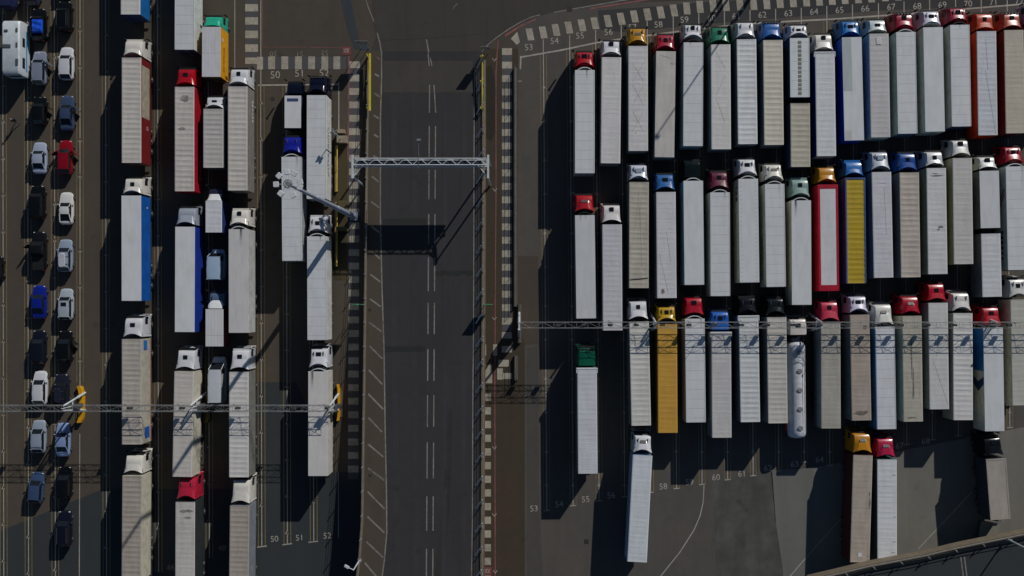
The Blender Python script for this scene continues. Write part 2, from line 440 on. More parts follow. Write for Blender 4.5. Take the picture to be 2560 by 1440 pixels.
strip(m, [(1262, 90), (1300, 66), (1340, 48)], 5, 0.016); strip(m, [(1475, 22), (1560, 8), (1640, -4)], 4, 0.016)
strip(m, [(1245, 100), (1240, 180), (1240, 480), (1238, 760), (1237, 1000), (1238, 1440)], 2.6, 0.020)
strip(m, [(872, 140), (871, 300), (870, 400)], 3.6, 0.012); strip(m, [(656, 0), (657, 118), (800, 118), (858, 120)], 1.6, 0.012)
structure('red_line_markings', m, M_RED)

# lane markings of the lorry and car lanes
W_, Y_ = MB(), MB()
def arrow(m, x, y, z=0.014, s=5.0):
    v = [at(x, y - s * 1.3, z), at(x - s, y + s * 0.7, z), at(x, y + s * 0.1, z), at(x + s, y + s * 0.7, z)]
    m.add(v, [(0, 1, 2, 3)])
for x, y0, y1, off in ((8, -40, 1480, 31), (70, -40, 1480, 62), (137, -40, 1480, 53), (265, -40, 1480, 88), (395, -40, 1430, 40), (522, 190, 1395, 20), (653, 212, 1367, 75), (717, 212, 1360, 52), (783, 640, 1355, 66)):
    strip(W_, [(x - 1.5, y0), (x + 1.5, y1)], 2.2, 0.014)
    for d in (-8.5, 8.5): strip(Y_, [(x + d - 1.5, y0), (x + d + 1.5, y1)], 1.7, 0.014)
    y = off
    while y < y1 - 20:
        if y > y0: arrow(W_, x, y)
        y += 91.5
strip(W_, [(200, -40), (200, 966)], 2.2, 0.014); strip(W_, [(199.5, 1084), (198, 1480)], 2.0, 0.014)
for d in (-8, 8): strip(Y_, [(200 + d, -40), (200 + d, 955)], 1.7, 0.014)
for y in (77, 169, 352, 441, 628, 718, 902): arrow(W_, 200, y)
for x, y in ((655, 1367), (718, 1361), (783, 1355)): strip(W_, [(x - 12, y + 1), (x + 12, y - 2)], 2.6, 0.016)
strip(W_, [(847, 205), (847, 330)], 2.6, 0.014); strip(W_, [(846, 1180), (846, 1345)], 1.6, 0.014)
strip(W_, [(587, -20), (587, 172)], 1.8, 0.014); strip(W_, [(652, -20), (652, 213)], 2.2, 0.016)
strip(W_, [(645, 213), (848, 211)], 3.4, 0.016)
LX = [1358, 1424, 1489, 1553, 1618, 1683, 1747, 1811, 1875, 1939, 2003, 2067, 2131, 2196, 2260, 2324, 2389, 2453, 2518, 2582]
LT = [98, 87, 75, 62, 52, 42, 33, 28, 25, 22, 20, 15, 11, 8, 3, 0, -4, -7, -10, -13]
LB = [1277, 1265, 1253, 1243, 1232, 1222, 1212, 1200, 1190, 1178, 1156, 1165, 1150, 1124, 1112, 1100, 1090, 1080, 1070, 1060]
for x, y0, y1 in zip(LX, LT, LB):
    xb = x + 9 - (x - 1358) * 0.002
    strip(W_, [(x, y0), (x + 2, 300), (xb, y1)], 2.2, 0.016)
    strip(W_, [(xb - 7, y1), (xb + 7, y1 - 1.5)], 2.4, 0.018)
    for d in (-7.5, 7.5): strip(Y_, [(x + d, y0 + 38), (x + 2 + d, 300), (xb + d, y1)], 1.5, 0.016)
    for k, y in enumerate(range(219, int(y1) - 20, 91)): arrow(W_, x + 2 + (y - 200) * 0.006, y - k % 2 * 7, 0.018, 4.5)
strip(W_, [(1302, 143), (1400, 126), (1500, 105), (1700, 78), (1860, 60), (2000, 52), (2080, 48), (2280, 34), (2560, 10), (2700, -4)], 4, 0.020)
strip(W_, [(1302, 140), (1301, 173)], 4, 0.022); strip(W_, [(1295, 203), (1304, 203)], 2, 0.022)
strip(W_, [(1760, 1214), (1758, 1255), (1750, 1290), (1735, 1325), (1700, 1380), (1660, 1430), (1640, 1455)], 2.4, 0.012)
strip(W_, [(2010, 1400), (1974, 1442), (1960, 1460)], 2.4, 0.018)
strip(W_, [(2010, 1400), (2090, 1310), (2150, 1245)], 1.6, 0.018); strip(W_, [(2295, 1373), (2345, 1320), (2430, 1230)], 2.0, 0.018)
for x, y in ((1236, 150), (1237, 475), (1236, 797), (1236, 1120), (1236, 1288), (1238, 1430)): strip(W_, [(x - 5, y - 4), (x, y + 3), (x + 5, y - 4)], 1.8, 0.022)
structure('lane_markings', W_, M_WHITE); structure('yellow_lane_lines', Y_, M_YEL)

# chequered pedestrian crossings
Z_, D_ = MB(), MB()
def quad(m, cx, cy, w, h, sk=0.0, z=0.018, rot=0.0):
    c, s_ = math.cos(rot), math.sin(rot)
    q = []
    for a, b in ((-1, -1), (1, -1), (1, 1), (-1, 1)):
        u, v = a * w / 2 + b * sk, b * h / 2
        q.append(at(cx + u * c - v * s_, cy + u * s_ + v * c, z))
    m.add(q, [(0, 1, 2, 3)])
for y in (-14, 19, 52, 86, 120): quad(Z_, 629, y, 32, 19); quad(D_, 629, y + 17, 32, 14)
quad(Z_, 629, 152, 32, 16); quad(Z_, 650, 158, 15, 32, 0, 0.020); quad(D_, 642, 167, 20, 13, 0, 0.014)
for x in (679, 712, 746, 779, 812, 842): quad(Z_, x, 157, 17, 32)
quad(D_, 760, 158, 210, 31, 0, 0.012)
y = 162.0; k = 0
while y < 1180:
    x = 886.5 - k * 0.12; quad(Z_, x, y, 26, 17); quad(D_, x, y + 17, 26, 16, 0, 0.014); y += 33.4 + k * 0.02; k += 1
y = 129.0; k = 0
while y < 815:
    quad(Z_, 1267.5, y, 25, 17, 0, 0.022); quad(D_, 1267.5, y + 17, 25, 16, 0, 0.018); y += 33.7; k += 1
for cx, cy, w, h in ((1267, 838, 25, 16), (1267, 873, 25, 16), (1259, 908, 26, 17), (1268, 940, 24, 15), (1250, 935, 14, 28), (1222, 935, 17, 46), (1213, 875, 5, 28), (1238, 875, 10, 28)): quad(Z_, cx, cy, w, h, 0, 0.022)
y = 993.0
while y < 1470:
    quad(Z_, 1219.5, y, 15.5, 18, 0, 0.022); y += 34.2
tx, ty = 1325.0, 86.0
n = 0
pts = [(1325, 86), (1358, 81), (1390, 75), (1422, 69), (1455, 63.5), (1487, 58), (1520, 52.5), (1553, 47), (1586, 41), (1619, 36), (1652, 31), (1685, 26), (1717, 21), (1750, 17), (1783, 14.5), (1815, 12.5), (1850, 11), (1884, 10), (1917, 8), (1950, 5), (1983, 3), (2016, 1), (2048, -1), (2080, -3), (2112, -5), (2145, -7), (2178, -9), (2212, -12), (2245, -14), (2278, -17), (2312, -19)]
for x, y in pts: quad(Z_, x, y, 16.5, 30, 2.2 if x < 1700 else 1.2, 0.020, -0.06 if x < 1700 else -0.02)
v = [at(x, y, 0.020) for x, y in ((1277, 97), (1293, 79), (1300, 105), (1292, 112))]; Z_.add(v, [(0, 1, 2, 3)])
structure('crossing_blocks', Z_, M_CREAM); structure('crossing_dark_blocks', D_, M_CHK)

# red squares with white walking figures painted on the walkway
RP, WP = MB(), MB()
for cx, cy in ((866, 127), (1219, 1428)):
    quad(RP, cx, cy, 22, 22, 0, 0.024)
    for dx in (-4, 3):
        strip(WP, [(cx + dx - 3, cy - 5), (cx + dx, cy - 1), (cx + dx + 3, cy - 6)], 1.8, 0.028); strip(WP, [(cx + dx - 2, cy + 4), (cx + dx, cy - 1), (cx + dx + 3, cy + 4)], 1.8, 0.028)
structure('red_crossing_patch', RP, M_REDP); structure('walking_figure_marking', WP, M_WHITE)

def number(txt, px, py, hpx, rot=0.0, z=0.022, worn=False):
    me = cached(('num', txt, hpx, worn), lambda: text_mesh(txt, hpx / PXM / 0.70, M_DIM if worn else M_WHITE))
    p = at(px, py, z)
    o = link('bay_number', me, None, p, rot); tag(o, kind='structure')
TOPN = {53: (1322, 119), 54: (1386, 103), 55: (1450, 90), 56: (1521, 81), 57: (1581, 69), 58: (1646, 62), 59: (1711, 50), 60: (1779, 46), 61: (1841, 41), 62: (1906, 38), 63: (1971, 34), 64: (2035, 30), 65: (2099, 26), 66: (2163, 22), 67: (2228, 18), 68: (2293, 16), 69: (2356, 13), 70: (2420, 10), 71: (2484, 6), 72: (2548, 3)}
for n_, (x, y) in TOPN.items(): number(str(n_), x, y, 15.5, R(4))
BOTN = {53: (1335, 1272), 54: (1398, 1261), 55: (1464, 1249), 56: (1528, 1239), 57: (1593, 1228), 58: (1658, 1217), 59: (1724, 1206), 60: (1790, 1194), 61: (1855, 1185), 62: (1920, 1171), 63: (1987, 1161), 64: (2049, 1150), 67: (2249, 1115), 68: (2314, 1104)}
for n_, (x, y) in BOTN.items(): number(str(n_), x, y, 15, R(4))
for n_, x, y in ((50, 688, 188), (51, 749, 184), (52, 810, 183)): number(str(n_), x, y, 18, R(2))
for n_, x, y in ((50, 683, 134), (51, 749, 134), (52, 812, 132)): number(str(n_), x, y, 13, R(181), worn=True)
for n_, x, y in ((50, 686, 1348), (51, 749, 1345), (52, 818, 1340), (48, 555, 1371), (46, 427, 1420)): number(str(n_), x, y, 14.5, R(4), worn=n_ in (46, 48))
m = MB()
for x, y, s_ in ((682, 247, 9), (1466, 1354, 11), (1424, 22, 13), (925, 1189, 7), (924, 775, 7)): quad(m, x, y, s_, s_, 0, 0.022 if x > 1000 or x < 800 else ramp_z(y) + 0.03)
structure('drain_covers', m, plain((0.04, 0.035, 0.03), 0.8, 'drain_iron'))

# ---------------------------------------------------------------- parapets and railings of the ramp
def railing(name, label, line, y0, y1, step, zfn, base_h=0.16, wd=0.32, rails=(0.5, 0.82, 1.14), stays=False, cat='railing'):
    root = empty(name, at(interp(line, y0), y0, zfn(y0)), 0, label, cat)
    o0 = root.location
    k = MB(); n = max(2, int((y1 - y0) / 24)); rings = []
    for i in range(n + 1):
        y = y0 + (y1 - y0) * i / n; p = at(interp(line, y), y, zfn(y)) - o0
        rings.append([(p.x - wd / 2, p.y, p.z - 0.25), (p.x - wd / 2, p.y, p.z + base_h), (p.x + wd / 2, p.y, p.z + base_h), (p.x + wd / 2, p.y, p.z - 0.25)])
    k.loft(rings); k.build('parapet', CONCRETE, root)
    ys = [y0 + 6 + i * step for i in range(int((y1 - y0 - 6) / step) + 1)]
    for hgt in rails:
        q = MB()
        for a, b in zip(ys, ys[1:]):
            q.tube(at(interp(line, a), a, zfn(a) + hgt) - o0, at(interp(line, b), b, zfn(b) + hgt) - o0, 0.026, 0, 6)
        q.build('rail', STEEL, root)
    pm = cached('rail_post', lambda: (lambda q: (q.box(-0.045, 0.045, -0.045, 0.045, 0, 1.16), q.box(-0.09, 0.09, -0.12, 0.12, 0.16, 0.19), q)[-1])(MB()).mesh('post', STEEL))
    for y in ys: link('post', pm, root, at(interp(line, y), y, zfn(y)) - o0)
    if stays:                                   # white painted stays leaning in over the deck
        sm_ = cached('rail_stay', lambda: (lambda q: (q.tube((-1.0, -0.75, 0.06), (-0.06, 0.65, 0.95), 0.075), q)[-1])(MB()).mesh('stay', WHITEP))
        for y in ys: link('stay', sm_, root, at(interp(line, y), y, zfn(y)) - o0)
    return root
railing('ramp_railing', 'long steel railing on a concrete kerb along the shaded outer edge of the central ramp', LEFT_E, 140, 1480, 60, zr)
railing('ramp_railing', 'long steel railing on a beige kerb between the central ramp and chequered walkway', RIGHT_E, 150, 1480, 58, zr, wd=0.5, stays=True)

YELLOW = paint(P(190, 172, 40), 0.45, 'yellow_enamel', 0.25)
YELLOW2 = paint(P(205, 150, 15), 0.45, 'yellow_guard_paint', 0.3)
def yellow_beam(label, x, y0, y1, wpx, z0, posts):
    root = empty('guard_beam', at(x, (y0 + y1) / 2, 0), 0, label, 'guard rail', 'yellow guard rails at the head of the ramp')
    o0 = root.location; a, b = at(x, y0, z0) - o0, at(x, y1, z0) - o0; w2 = wpx / PXM / 2
    q = MB(); q.box(a.x - w2, a.x + w2, b.y, a.y, z0 - 0.28, z0, 0, 0.03); q.build('beam', YELLOW, root)
    for y in posts:
        p = at(x, y, 0) - o0; q = MB(); q.box(p.x - 0.22, p.x - w2 - 0.003, p.y - 0.1, p.y + 0.1, -0.1, z0 - 0.02); q.build('post', YELLOW, root)
yellow_beam('thick yellow guard rail at the head of the ramp beside red crossing square', 924, 133, 277, 5.0, 1.3, (142, 208, 274))
yellow_beam('thin yellow guard rail at the head of the ramp beside the dark green walkway', 1205.5, 136, 276, 2.6, 1.3, (147, 208, 274))

def road_sign(label, x, y, w_, h_, top, face):
    root = empty('road_sign', at(x, y, 0), 0, label, 'sign', 'signs at the head of the ramp')
    for s_ in (-1, 1):
        q = MB(); q.tube((s_ * w_ * 0.28, 0, 0), (s_ * w_ * 0.28, 0, top), 0.04, 0, 8); q.build('post', STEEL, root)
    q = MB(); q.box(-w_ / 2, w_ / 2, 0.045, 0.075, top - h_, top, 0); q.build('panel', face, root)
road_sign('grey backed road sign on two posts at the upper end of the left railing', 913, 121, 1.7, 1.3, 3.3, STEEL)
road_sign('grey backed road sign on two posts at the upper end of the right railing', 1214, 134, 1.3, 1.35, 3.1, STEEL)

# ---------------------------------------------------------------- barrier and fence east of the walkway
BARR = plain(P(74, 70, 64), 0.85, 'barrier_concrete', 0.5)
def barrier(label, x0, y0, x1, y1, fence=True):
    root = empty('concrete_barrier', at(x0, y0, 0), 0, label, 'barrier')
    o0 = root.location; a, b = Vector((0, 0, 0)), at(x1, y1, 0) - o0
    q = MB(); rings = []
    for p in (a, b): rings.append([(p.x - 0.28, p.y, 0.0), (p.x - 0.24, p.y, 0.25), (p.x - 0.14, p.y, 0.5), (p.x + 0.14, p.y, 0.5), (p.x + 0.24, p.y, 0.25), (p.x + 0.28, p.y, 0.0)])
    q.loft(rings); q.build('wall', BARR, root)
    if fence:
        n = max(1, int(abs(b.y) / 2.4))
        for hgt in (0.78, 1.25):
            t_ = MB(); t_.tube((0, 0, hgt), (b.x, b.y, hgt), 0.025); t_.build('rail', STEEL, root)
        pm = cached('fence_post', lambda: (lambda q: (q.tube((0, 0, 0.45), (0, 0, 1.28), 0.03), q)[-1])(MB()).mesh('post', STEEL))
        for i in range(n + 1): link('post', pm, root, b * (i / n))
barrier('long grey concrete barrier with a railing between the chequered walkway and bay 53', 1288, 172, 1288, 766)
barrier('short concrete barrier below the white gantry leg beside the broken chequers', 1289, 890, 1289, 950)
def deck_sign(label, x0, x1, py):
    zd = ramp_z(py); zt = zd + 2.65; a, b_ = at(x0, py, zt), at(x1, py, zt); wd = b_.x - a.x
    root = empty('road_sign', ((a.x + b_.x) / 2, a.y, zd - 0.2), 0, label, 'sign', 'green signs on the ramp railings')
    q = MB(); q.box(-wd / 2, wd / 2, -0.03, 0.03, 1.35, 2.85); q.build('panel', paint(P(52, 120, 84), 0.4, 'green_sign', 0.1), root)
    for s_ in (-1, 1):
        q = MB(); q.tube((s_ * wd * 0.3, -0.09, 0), (s_ * wd * 0.3, -0.09, 2.7), 0.04, 0, 8); q.build('post', STEEL, root)
deck_sign('green edged sign over the right ramp railing seen from straight above', 1205, 1232, 761)
deck_sign('green edged sign over the left ramp railing above the shaded path', 879, 908, 761)

# ---------------------------------------------------------------- trusses and gantries
def truss(mb, x0, x1, y0, y1, z0, z1, bays, r=0.05, rb=0.026, mi=0, zig=False):
    for y in (y0, y1):
        for z in (z0, z1): mb.tube((x0, y, z), (x1, y, z), r, mi, 6)
    for i in range(bays):
        a = x0 + (x1 - x0) * i / bays; b = x0 + (x1 - x0) * (i + 1) / bays; mid = (a + b) / 2
        for z in (z0, z1):
            if zig:
                mb.tube((a, y0, z), (mid, y1, z), rb, mi, 5); mb.tube((mid, y1, z), (b, y0, z), rb, mi, 5)
            else:
                mb.tube((a, y0, z), (a, y1, z), rb, mi, 5)
                mb.tube((a, y0 if i % 2 else y1, z), (b, y1 if i % 2 else y0, z), rb, mi, 5)
        for y in (y0, y1):
            mb.tube((a, y, z0), (a, y, z1), rb, mi, 5); mb.tube((a, y, z0 if i % 2 else z1), (b, y, z1 if i % 2 else z0), rb, mi, 5)
    for z in (z0, z1): mb.tube((x1, y0, z), (x1, y1, z), rb, mi, 5)

GWHITE = paint(P(150, 155, 158), 0.4, 'gantry_white', 0.25)
GGREY = plain(P(98, 100, 101), 0.5, 'gantry_grey', 0.2, 0.4)
# the white sign gantry across the ramp
yg = 404.0; zb = ramp_z(yg); zt = zb + 7.0
A = at(884, yg, zt); B = at(1216, yg, zt)
root = empty('sign_gantry', at((900 + 1218) / 2, 415, 0), 0, 'white lattice sign gantry spanning the central ramp with outrigger legs', 'gantry')
o0 = root.location
q = MB(); truss(q, A.x - o0.x, B.x - o0.x, A.y - 0.4 - o0.y, A.y + 0.4 - o0.y, zt - 1.5, zt, 9, 0.075, 0.042, 0, True); q.build('truss', GWHITE, root)
q = MB(); q.box(A.x - o0.x + 0.4, B.x - o0.x - 0.6, A.y - o0.y - 0.16, A.y - o0.y + 0.12, zt - 2.15, zt - 0.14, 0); q.build('sign_panel', plain((0.03, 0.04, 0.06), 0.6, 'sign_back'), root)
for x, sgn in ((A.x - o0.x - 0.15, 1), (B.x - o0.x + 0.2, -1)):
    for yy in (0.55, -2.0):
        zg = -0.1
        q = MB(); q.tube((x, A.y - o0.y + yy, zg), (x, A.y - o0.y + yy * 0.9, zt - 0.1), 0.14, 0, 10, 0.11); q.build('leg', GWHITE, root)
    q = MB(); q.box(x - 0.13, x + 0.13, A.y - o0.y - 2.1, A.y - o0.y + 0.85, zt - 0.22, zt + 0.06, 0, 0.03); q.build('cap_beam', GWHITE, root)
    q = MB(); q.tube((x, A.y - o0.y - 1.9, zt - 0.3), (x + sgn * 1.3, A.y - o0.y - 0.4, zt - 0.2), 0.07); q.build('brace', GWHITE, root)
q = MB(); cx = at(1047, yg, zt).x - o0.x
q.tube((cx, A.y - o0.y - 0.9, zt + 0.12), (cx, A.y - o0.y + 2.5, zt + 0.2), 0.03); q.box(cx - 0.26, cx + 0.28, A.y - o0.y + 2.5, A.y - o0.y + 2.78, zt + 0.1, zt + 0.4, 0, 0.05)
q.build('camera_boom', GGREY, root)

def lane_gantry(label, px0, px1, py, z, legs, signals, guard=None):
    a, b = at(px0, py, z), at(px1, py, z); y = a.y
    root = empty('lane_gantry', (a.x, y, 0), 0, label, 'gantry', 'lattice gantries over the lorry lanes')
    L = b.x - a.x
    q = MB(); truss(q, 0, L, -0.37, 0.37, z - 0.95, z, max(4, int(L / 1.42)), 0.034, 0.018); q.build('truss', GGREY, root)
    for sx in signals:                              # signal housings bolted inside and under the truss
        c = at(sx, py, z).x - a.x
        q = MB(); q.box(c - 0.3, c + 0.3, -0.16, 0.16, z - 0.98, z - 0.42, 0, 0.04); q.tube((c, 0.26, z - 0.2), (c - 0.35, 0.62, z + 0.1), 0.03); q.build('lane_signal', plain((0.05, 0.055, 0.06), 0.5, 'signal_grey'), root)
        if sx in (1790, 2123, 2530, 1592):         # a short pole with a detector head above the truss
            q = MB(); q.tube((c - 0.3, 0.3, z - 0.1), (c - 0.3, 0.3, z + 1.2), 0.03); q.box(c - 0.42, c - 0.18, 0.2, 0.4, z + 1.2, z + 1.36, 0, 0.03); q.build('detector_pole', GGREY, root)
    for lx, top in legs:                            # splayed white legs, bolted at mid height
        c = at(lx, py, 0).x - a.x
        for s_ in (-1, 1):
            q = MB(); f = Vector((c, s_ * 1.15 + 0.25, 0.0)); t_ = Vector((c - 0.1, s_ * 0.3, z - 0.45)); m_ = f.lerp(t_, 0.32)
            q.tube(f, m_, 0.15, 0, 10); q.tube(m_ - (t_ - f) * 0.01, m_ + (t_ - f) * 0.02, 0.2, 0, 10); q.tube(m_, t_, 0.12, 0, 10); q.build('leg', GWHITE, root)
        q = MB(); q.tube((c - 0.04, -0.75, z * 0.55), (c - 0.04, 0.85, z * 0.55), 0.08); q.tube((c - 0.05, 0, 1.6), (c - 0.1, 0, z), 0.06); q.build('crossbar', GWHITE, root)
        q = MB(); q.box(c + 0.15, c + 0.75, -0.3, 0.25, z * 0.35, z * 0.6, 0, 0.05); q.build('control_box', plain((0.08, 0.08, 0.09), 0.5, 'signal_grey'), root)
    return root
lane_gantry('long grey lattice gantry across the left car and lorry lanes between yellow guards', -160, 838, 1022, 5.9, [(213, 1), (515, 1), (848, 1)], [55, 185, 318, 450, 590, 730, 815])
lane_gantry('long grey lattice gantry over the third row of lorries in the right lanes', 1300, 2720, 813, 5.9, [(1626, 1), (2022, 1), (2440, 1)], [1395, 1460, 1527, 1592, 1658, 1725, 1790, 1857, 1922, 1988, 2055, 2123, 2190, 2258, 2325, 2392, 2460, 2530])
q = MB(); p = at(1298, 812, 0)
for dy, z0, z1 in ((1.25, 0, 6.0), (-1.2, 0, 6.0)): q.tube((0, dy * 1.4, 0), (0, dy * 0.3, 5.9), 0.16, 0, 10)
q.box(-0.11, 0.11, -0.9, 1.5, 0.5, 3.2, 0, 0.04)
tag(q.build('gantry_pier', GWHITE, None, p), 'white pier holding the end of the gantry beside the concrete barrier', 'pier')

q = MB(); q.loft([[(x, -2.5, z) for x, z in ((-.3, 0), (-.12, .6), (.12, .6), (.3, 0))], [(x, 2.6, z) for x, z in ((-.3, 0), (-.12, .6), (.12, .6), (.3, 0))]])
tag(q.build('concrete_plinth', BARR, None, p + Vector((0, 0.1, 0))), 'concrete plinth under the white pier at the end of the right gantry', 'plinth')

def kerb_guard(label, px, y0, y1, bend=5, mat=None, hw=0.3):
    root = empty('kerb_guard', at(px, (y0 + y1) / 2, 0), 0, label, 'guard', 'yellow collision guards round the gantry legs')
    o0 = root.location; q = MB(); rings = []
    for i in range(13):
        t = i / 12; y = y0 + (y1 - y0) * t; x = px + bend * (1 - (2 * t - 1) ** 4) - bend / 2
        p = at(x, y, 0.6) - o0
        rings.append([(p.x - hw, p.y, 0), (p.x - hw, p.y, 0.55), (p.x - hw + 0.06, p.y, 0.62), (p.x + hw - 0.06, p.y, 0.62), (p.x + hw, p.y, 0.55), (p.x + hw, p.y, 0)])
    q.loft(rings); q.build('guard_body', mat or YELLOW2, root)
    q = MB(); q.box(-0.45, 0.6, -1.9, 1.6, 0, 0.12); q.build('footing', CONCRETE, root)
    return root
kerb_guard('curved yellow guard between the parked cars and the left lorry lane', 199, 966, 1057, 6)
kerb_guard('curved yellow guard at the right end of the left gantry beside shaded path', 845, 962, 1052, 3, None, 0.17)
kerb_guard('ochre guard coloured as in shade between two tarpaulin lorries under the left gantry', 517, 985, 1056, 5, plain(P(84, 68, 34), 0.7, 'guard_shade_tone', 0.5))  # guard yellow dulled to brown: shade between the lorries put into the colour

# tall floodlight mast
MASTP = plain(P(112, 120, 134), 0.45, 'mast_grey', 0.25, 0.15)
bp_ = at(885, 541, 0); MH = 33.6
root = empty('floodlight_mast', bp_, 0, 'very tall grey floodlight mast with a ring of lamps rising beside the ramp', 'light mast')
q = MB(); segs = [(0, 0.38), (11, 0.32), (11.02, 0.29), (22, 0.24), (22.02, 0.21), (MH - 0.3, 0.14)]
q.loft([[(r_ * math.cos(k * math.pi / 6), r_ * math.sin(k * math.pi / 6), z) for k in range(12)] for z, r_ in segs]); q.box(-0.55, 0.55, -0.55, 0.55, 0, 0.25)
q.build('pole', MASTP, root, smooth=40)
q = MB(); n = 16
for k in range(n):
    a0, a1 = 2 * math.pi * k / n, 2 * math.pi * (k + 1) / n
    q.tube((0.4 * math.cos(a0), 0.4 * math.sin(a0), MH), (0.4 * math.cos(a1), 0.4 * math.sin(a1), MH), 0.05)
for k in range(8): q.tube((0, 0, MH - 0.1), (0.4 * math.cos(k * math.pi / 4), 0.4 * math.sin(k * math.pi / 4), MH), 0.03)
q.tube((0, 0, MH - 0.4), (0, 0, MH + 0.15), 0.24, 0, 10); q.build('lamp_ring', GGREY, root)
for k, ang in enumerate((10, 62, 96, 138, 182, 232, 295, 345)):
    a0 = R(ang); c, s_ = math.cos(a0), math.sin(a0)
    h = MB(); h.tube((0.4, 0, 0), (0.95, 0, -0.06), 0.025); h.box(0.9, 1.42, -0.27, 0.27, -0.18, 0.04, 0, 0.05); h.build('floodlight', WHITEP, root, (0, 0, MH), a0)

# cabinets, pipes and the small pole in the strip left of the ramp
BEIGE = plain(P(112, 104, 88), 0.7, 'cabinet_beige', 0.3)
OLIVE = plain(P(72, 66, 44), 0.75, 'cabinet_olive', 0.4)
def cabinet(label, px, py, w_, d_, h_, mat):
    root = empty('utility_cabinet', at(px, py, 0), 0, label, 'cabinet', 'cabinets in the strip left of the ramp')
    q = MB(); q.box(-w_ / 2, w_ / 2, -d_ / 2, d_ / 2, 0, h_, 0); q.build('housing', mat, root)
    q = MB(); q.box(-w_ / 2 - 0.04, w_ / 2 + 0.04, -d_ / 2 - 0.04, d_ / 2 + 0.04, h_ + 0.002, h_ + 0.07, 0, 0.02); q.build('lid', mat, root)
    for i in (-1, 1):
        q = MB(); q.box(i * w_ / 4 - w_ / 4 + 0.03, i * w_ / 4 + w_ / 4 - 0.03, d_ / 2 + 0.002, d_ / 2 + 0.025, 0.1, h_ - 0.1); q.build('door', mat, root)
cabinet('low beige cabinet beside the thin white pole left of the ramp', 856, 331, 0.9, 0.42, 0.9, BEIGE)
cabinet('square beige cabinet just above the two yellow pipes left of the ramp', 859, 352, 1.25, 0.85, 1.2, BEIGE)
cabinet('olive cabinet under the tall floodlight mast beside the yellow pipe', 861, 516, 1.1, 1.2, 1.3, OLIVE)
cabinet('large olive cabinet in shade just below the floodlight mast foot', 859, 574, 1.3, 0.5, 1.4, OLIVE)
q = MB(); poly_sheet(q, [(838, 362), (868, 362), (866, 700), (836, 700)], 0.02); structure('verge', q, ground_mat('verge_soil', P(50, 46, 34), 0.6, P(60, 54, 34)))
for lab, y0, y1 in (('upper yellow pipe rail along the verge beside the white reefer lorry', 366, 480), ('lower yellow pipe rail along the verge beneath the floodlight mast', 505, 666)):
    root = empty('pipe_rail', at(846, y0, 0), 0, lab, 'pipe rail', 'yellow pipe rails on the verge'); o0 = root.location
    b = at(845, y1, 0) - o0
    q = MB(); q.tube((0, 0, 0.75), (b.x, b.y, 0.75), 0.07, 0, 8); q.build('rail', paint(P(160, 140, 60), 0.5, 'yellow_pipe', 0.4), root)
    q = MB(); q.box(-0.42, -0.12, b.y, 0, 0, 0.3); q.build('kerb', plain(P(112, 96, 60), 0.8, 'kerb_stone', 0.5), root)
    for t in (0.02, 0.5, 0.98):
        q = MB(); q.tube(b * t, b * t + Vector((0, 0, 0.75)), 0.05, 0, 8); q.build('post', paint(P(160, 140, 60), 0.5, 'yellow_pipe', 0.4), root)
root = empty('camera_pole', at(857, 350, 0), 0, 'thin white pole with small cameras beside the beige cabinets', 'camera pole')
q = MB(); q.tube((0, 0, 0), (0, 0, 6.0), 0.07, 0, 8, 0.05); q.build('pole', GWHITE, root)
for k in range(4):
    a0 = R(20 + k * 90); q = MB(); q.box(0.1, 0.45, -0.09, 0.09, 5.8, 5.98, 0, 0.03); q.build('camera', GGREY, root, (0, 0, 0), a0)

# street lamps: on the ramp's edge, on the flyover, and masts beyond the top edge whose shadows cross the lorries
def street_lamp(label, px, py, z, h, arm, ang, cat='street lamp'):
    root = empty('street_lamp', at(px, py, z), 0, label, cat, 'street lamps')
    q = MB(); q.tube((0, 0, 0), (0, 0, h), 0.11, 0, 10, 0.07); q.box(-0.2, 0.2, -0.2, 0.2, 0, 0.15); q.build('pole', GWHITE, root)
    dx, dy = math.cos(R(ang)), math.sin(R(ang))
    q = MB(); q.tube((0, 0, h - 0.05), (dx * arm, dy * arm, h + 0.15), 0.05); q.build('arm', GWHITE, root)
    q = MB(); q.box(arm - 0.1, arm + 0.55, -0.16, 0.16, h + 0.08, h + 0.26, 0, 0.05); q.build('lamp_head', GWHITE, root, (0, 0, 0), R(ang))
street_lamp('white street lamp on the outer ramp railing near the bottom edge', 899, 1400, ramp_z(1402), 4.2, 0.7, 150)
street_lamp('white street lamp on the flyover parapet in the bottom right corner', 2517, 1347, 5.2, 8.0, 1.6, 190)

# the flyover in the bottom right corner
FZ = 5.0
fp = [(2020, 1452), (2080, 1438), (2180, 1414), (2300, 1392), (2400, 1368), (2560, 1336), (2700, 1306)]
top = [at(x, y, FZ) for x, y in fp]
mb = MB(); n = len(top)
vs = []
for p in top: vs += [(p.x, p.y, FZ - 0.8), (p.x, p.y, FZ), (p.x + 2.9, p.y - 14.0, FZ), (p.x + 2.9, p.y - 14.0, FZ - 0.8)]
mb.add(vs, [(i * 4 + j, i * 4 + j + 1, (i + 1) * 4 + j + 1, (i + 1) * 4 + j) for i in range(n - 1) for j in range(3)] + [(i * 4 + 3, i * 4, (i + 1) * 4, (i + 1) * 4 + 3) for i in range(n - 1)])
structure('flyover', mb, A_DARK)
def fz(py): return FZ
def interp_x(line, x):
    for (x0, y0), (x1, y1) in zip(line, line[1:]):
        if x0 <= x <= x1: return y0 + (y1 - y0) * (x - x0) / (x1 - x0)
    return line[-1][1]
root = empty('flyover_railing', top[0], 0, 'concrete parapet and steel railing along the edge of the corner flyover', 'railing'); o0 = root.location
q = MB()
rings = []
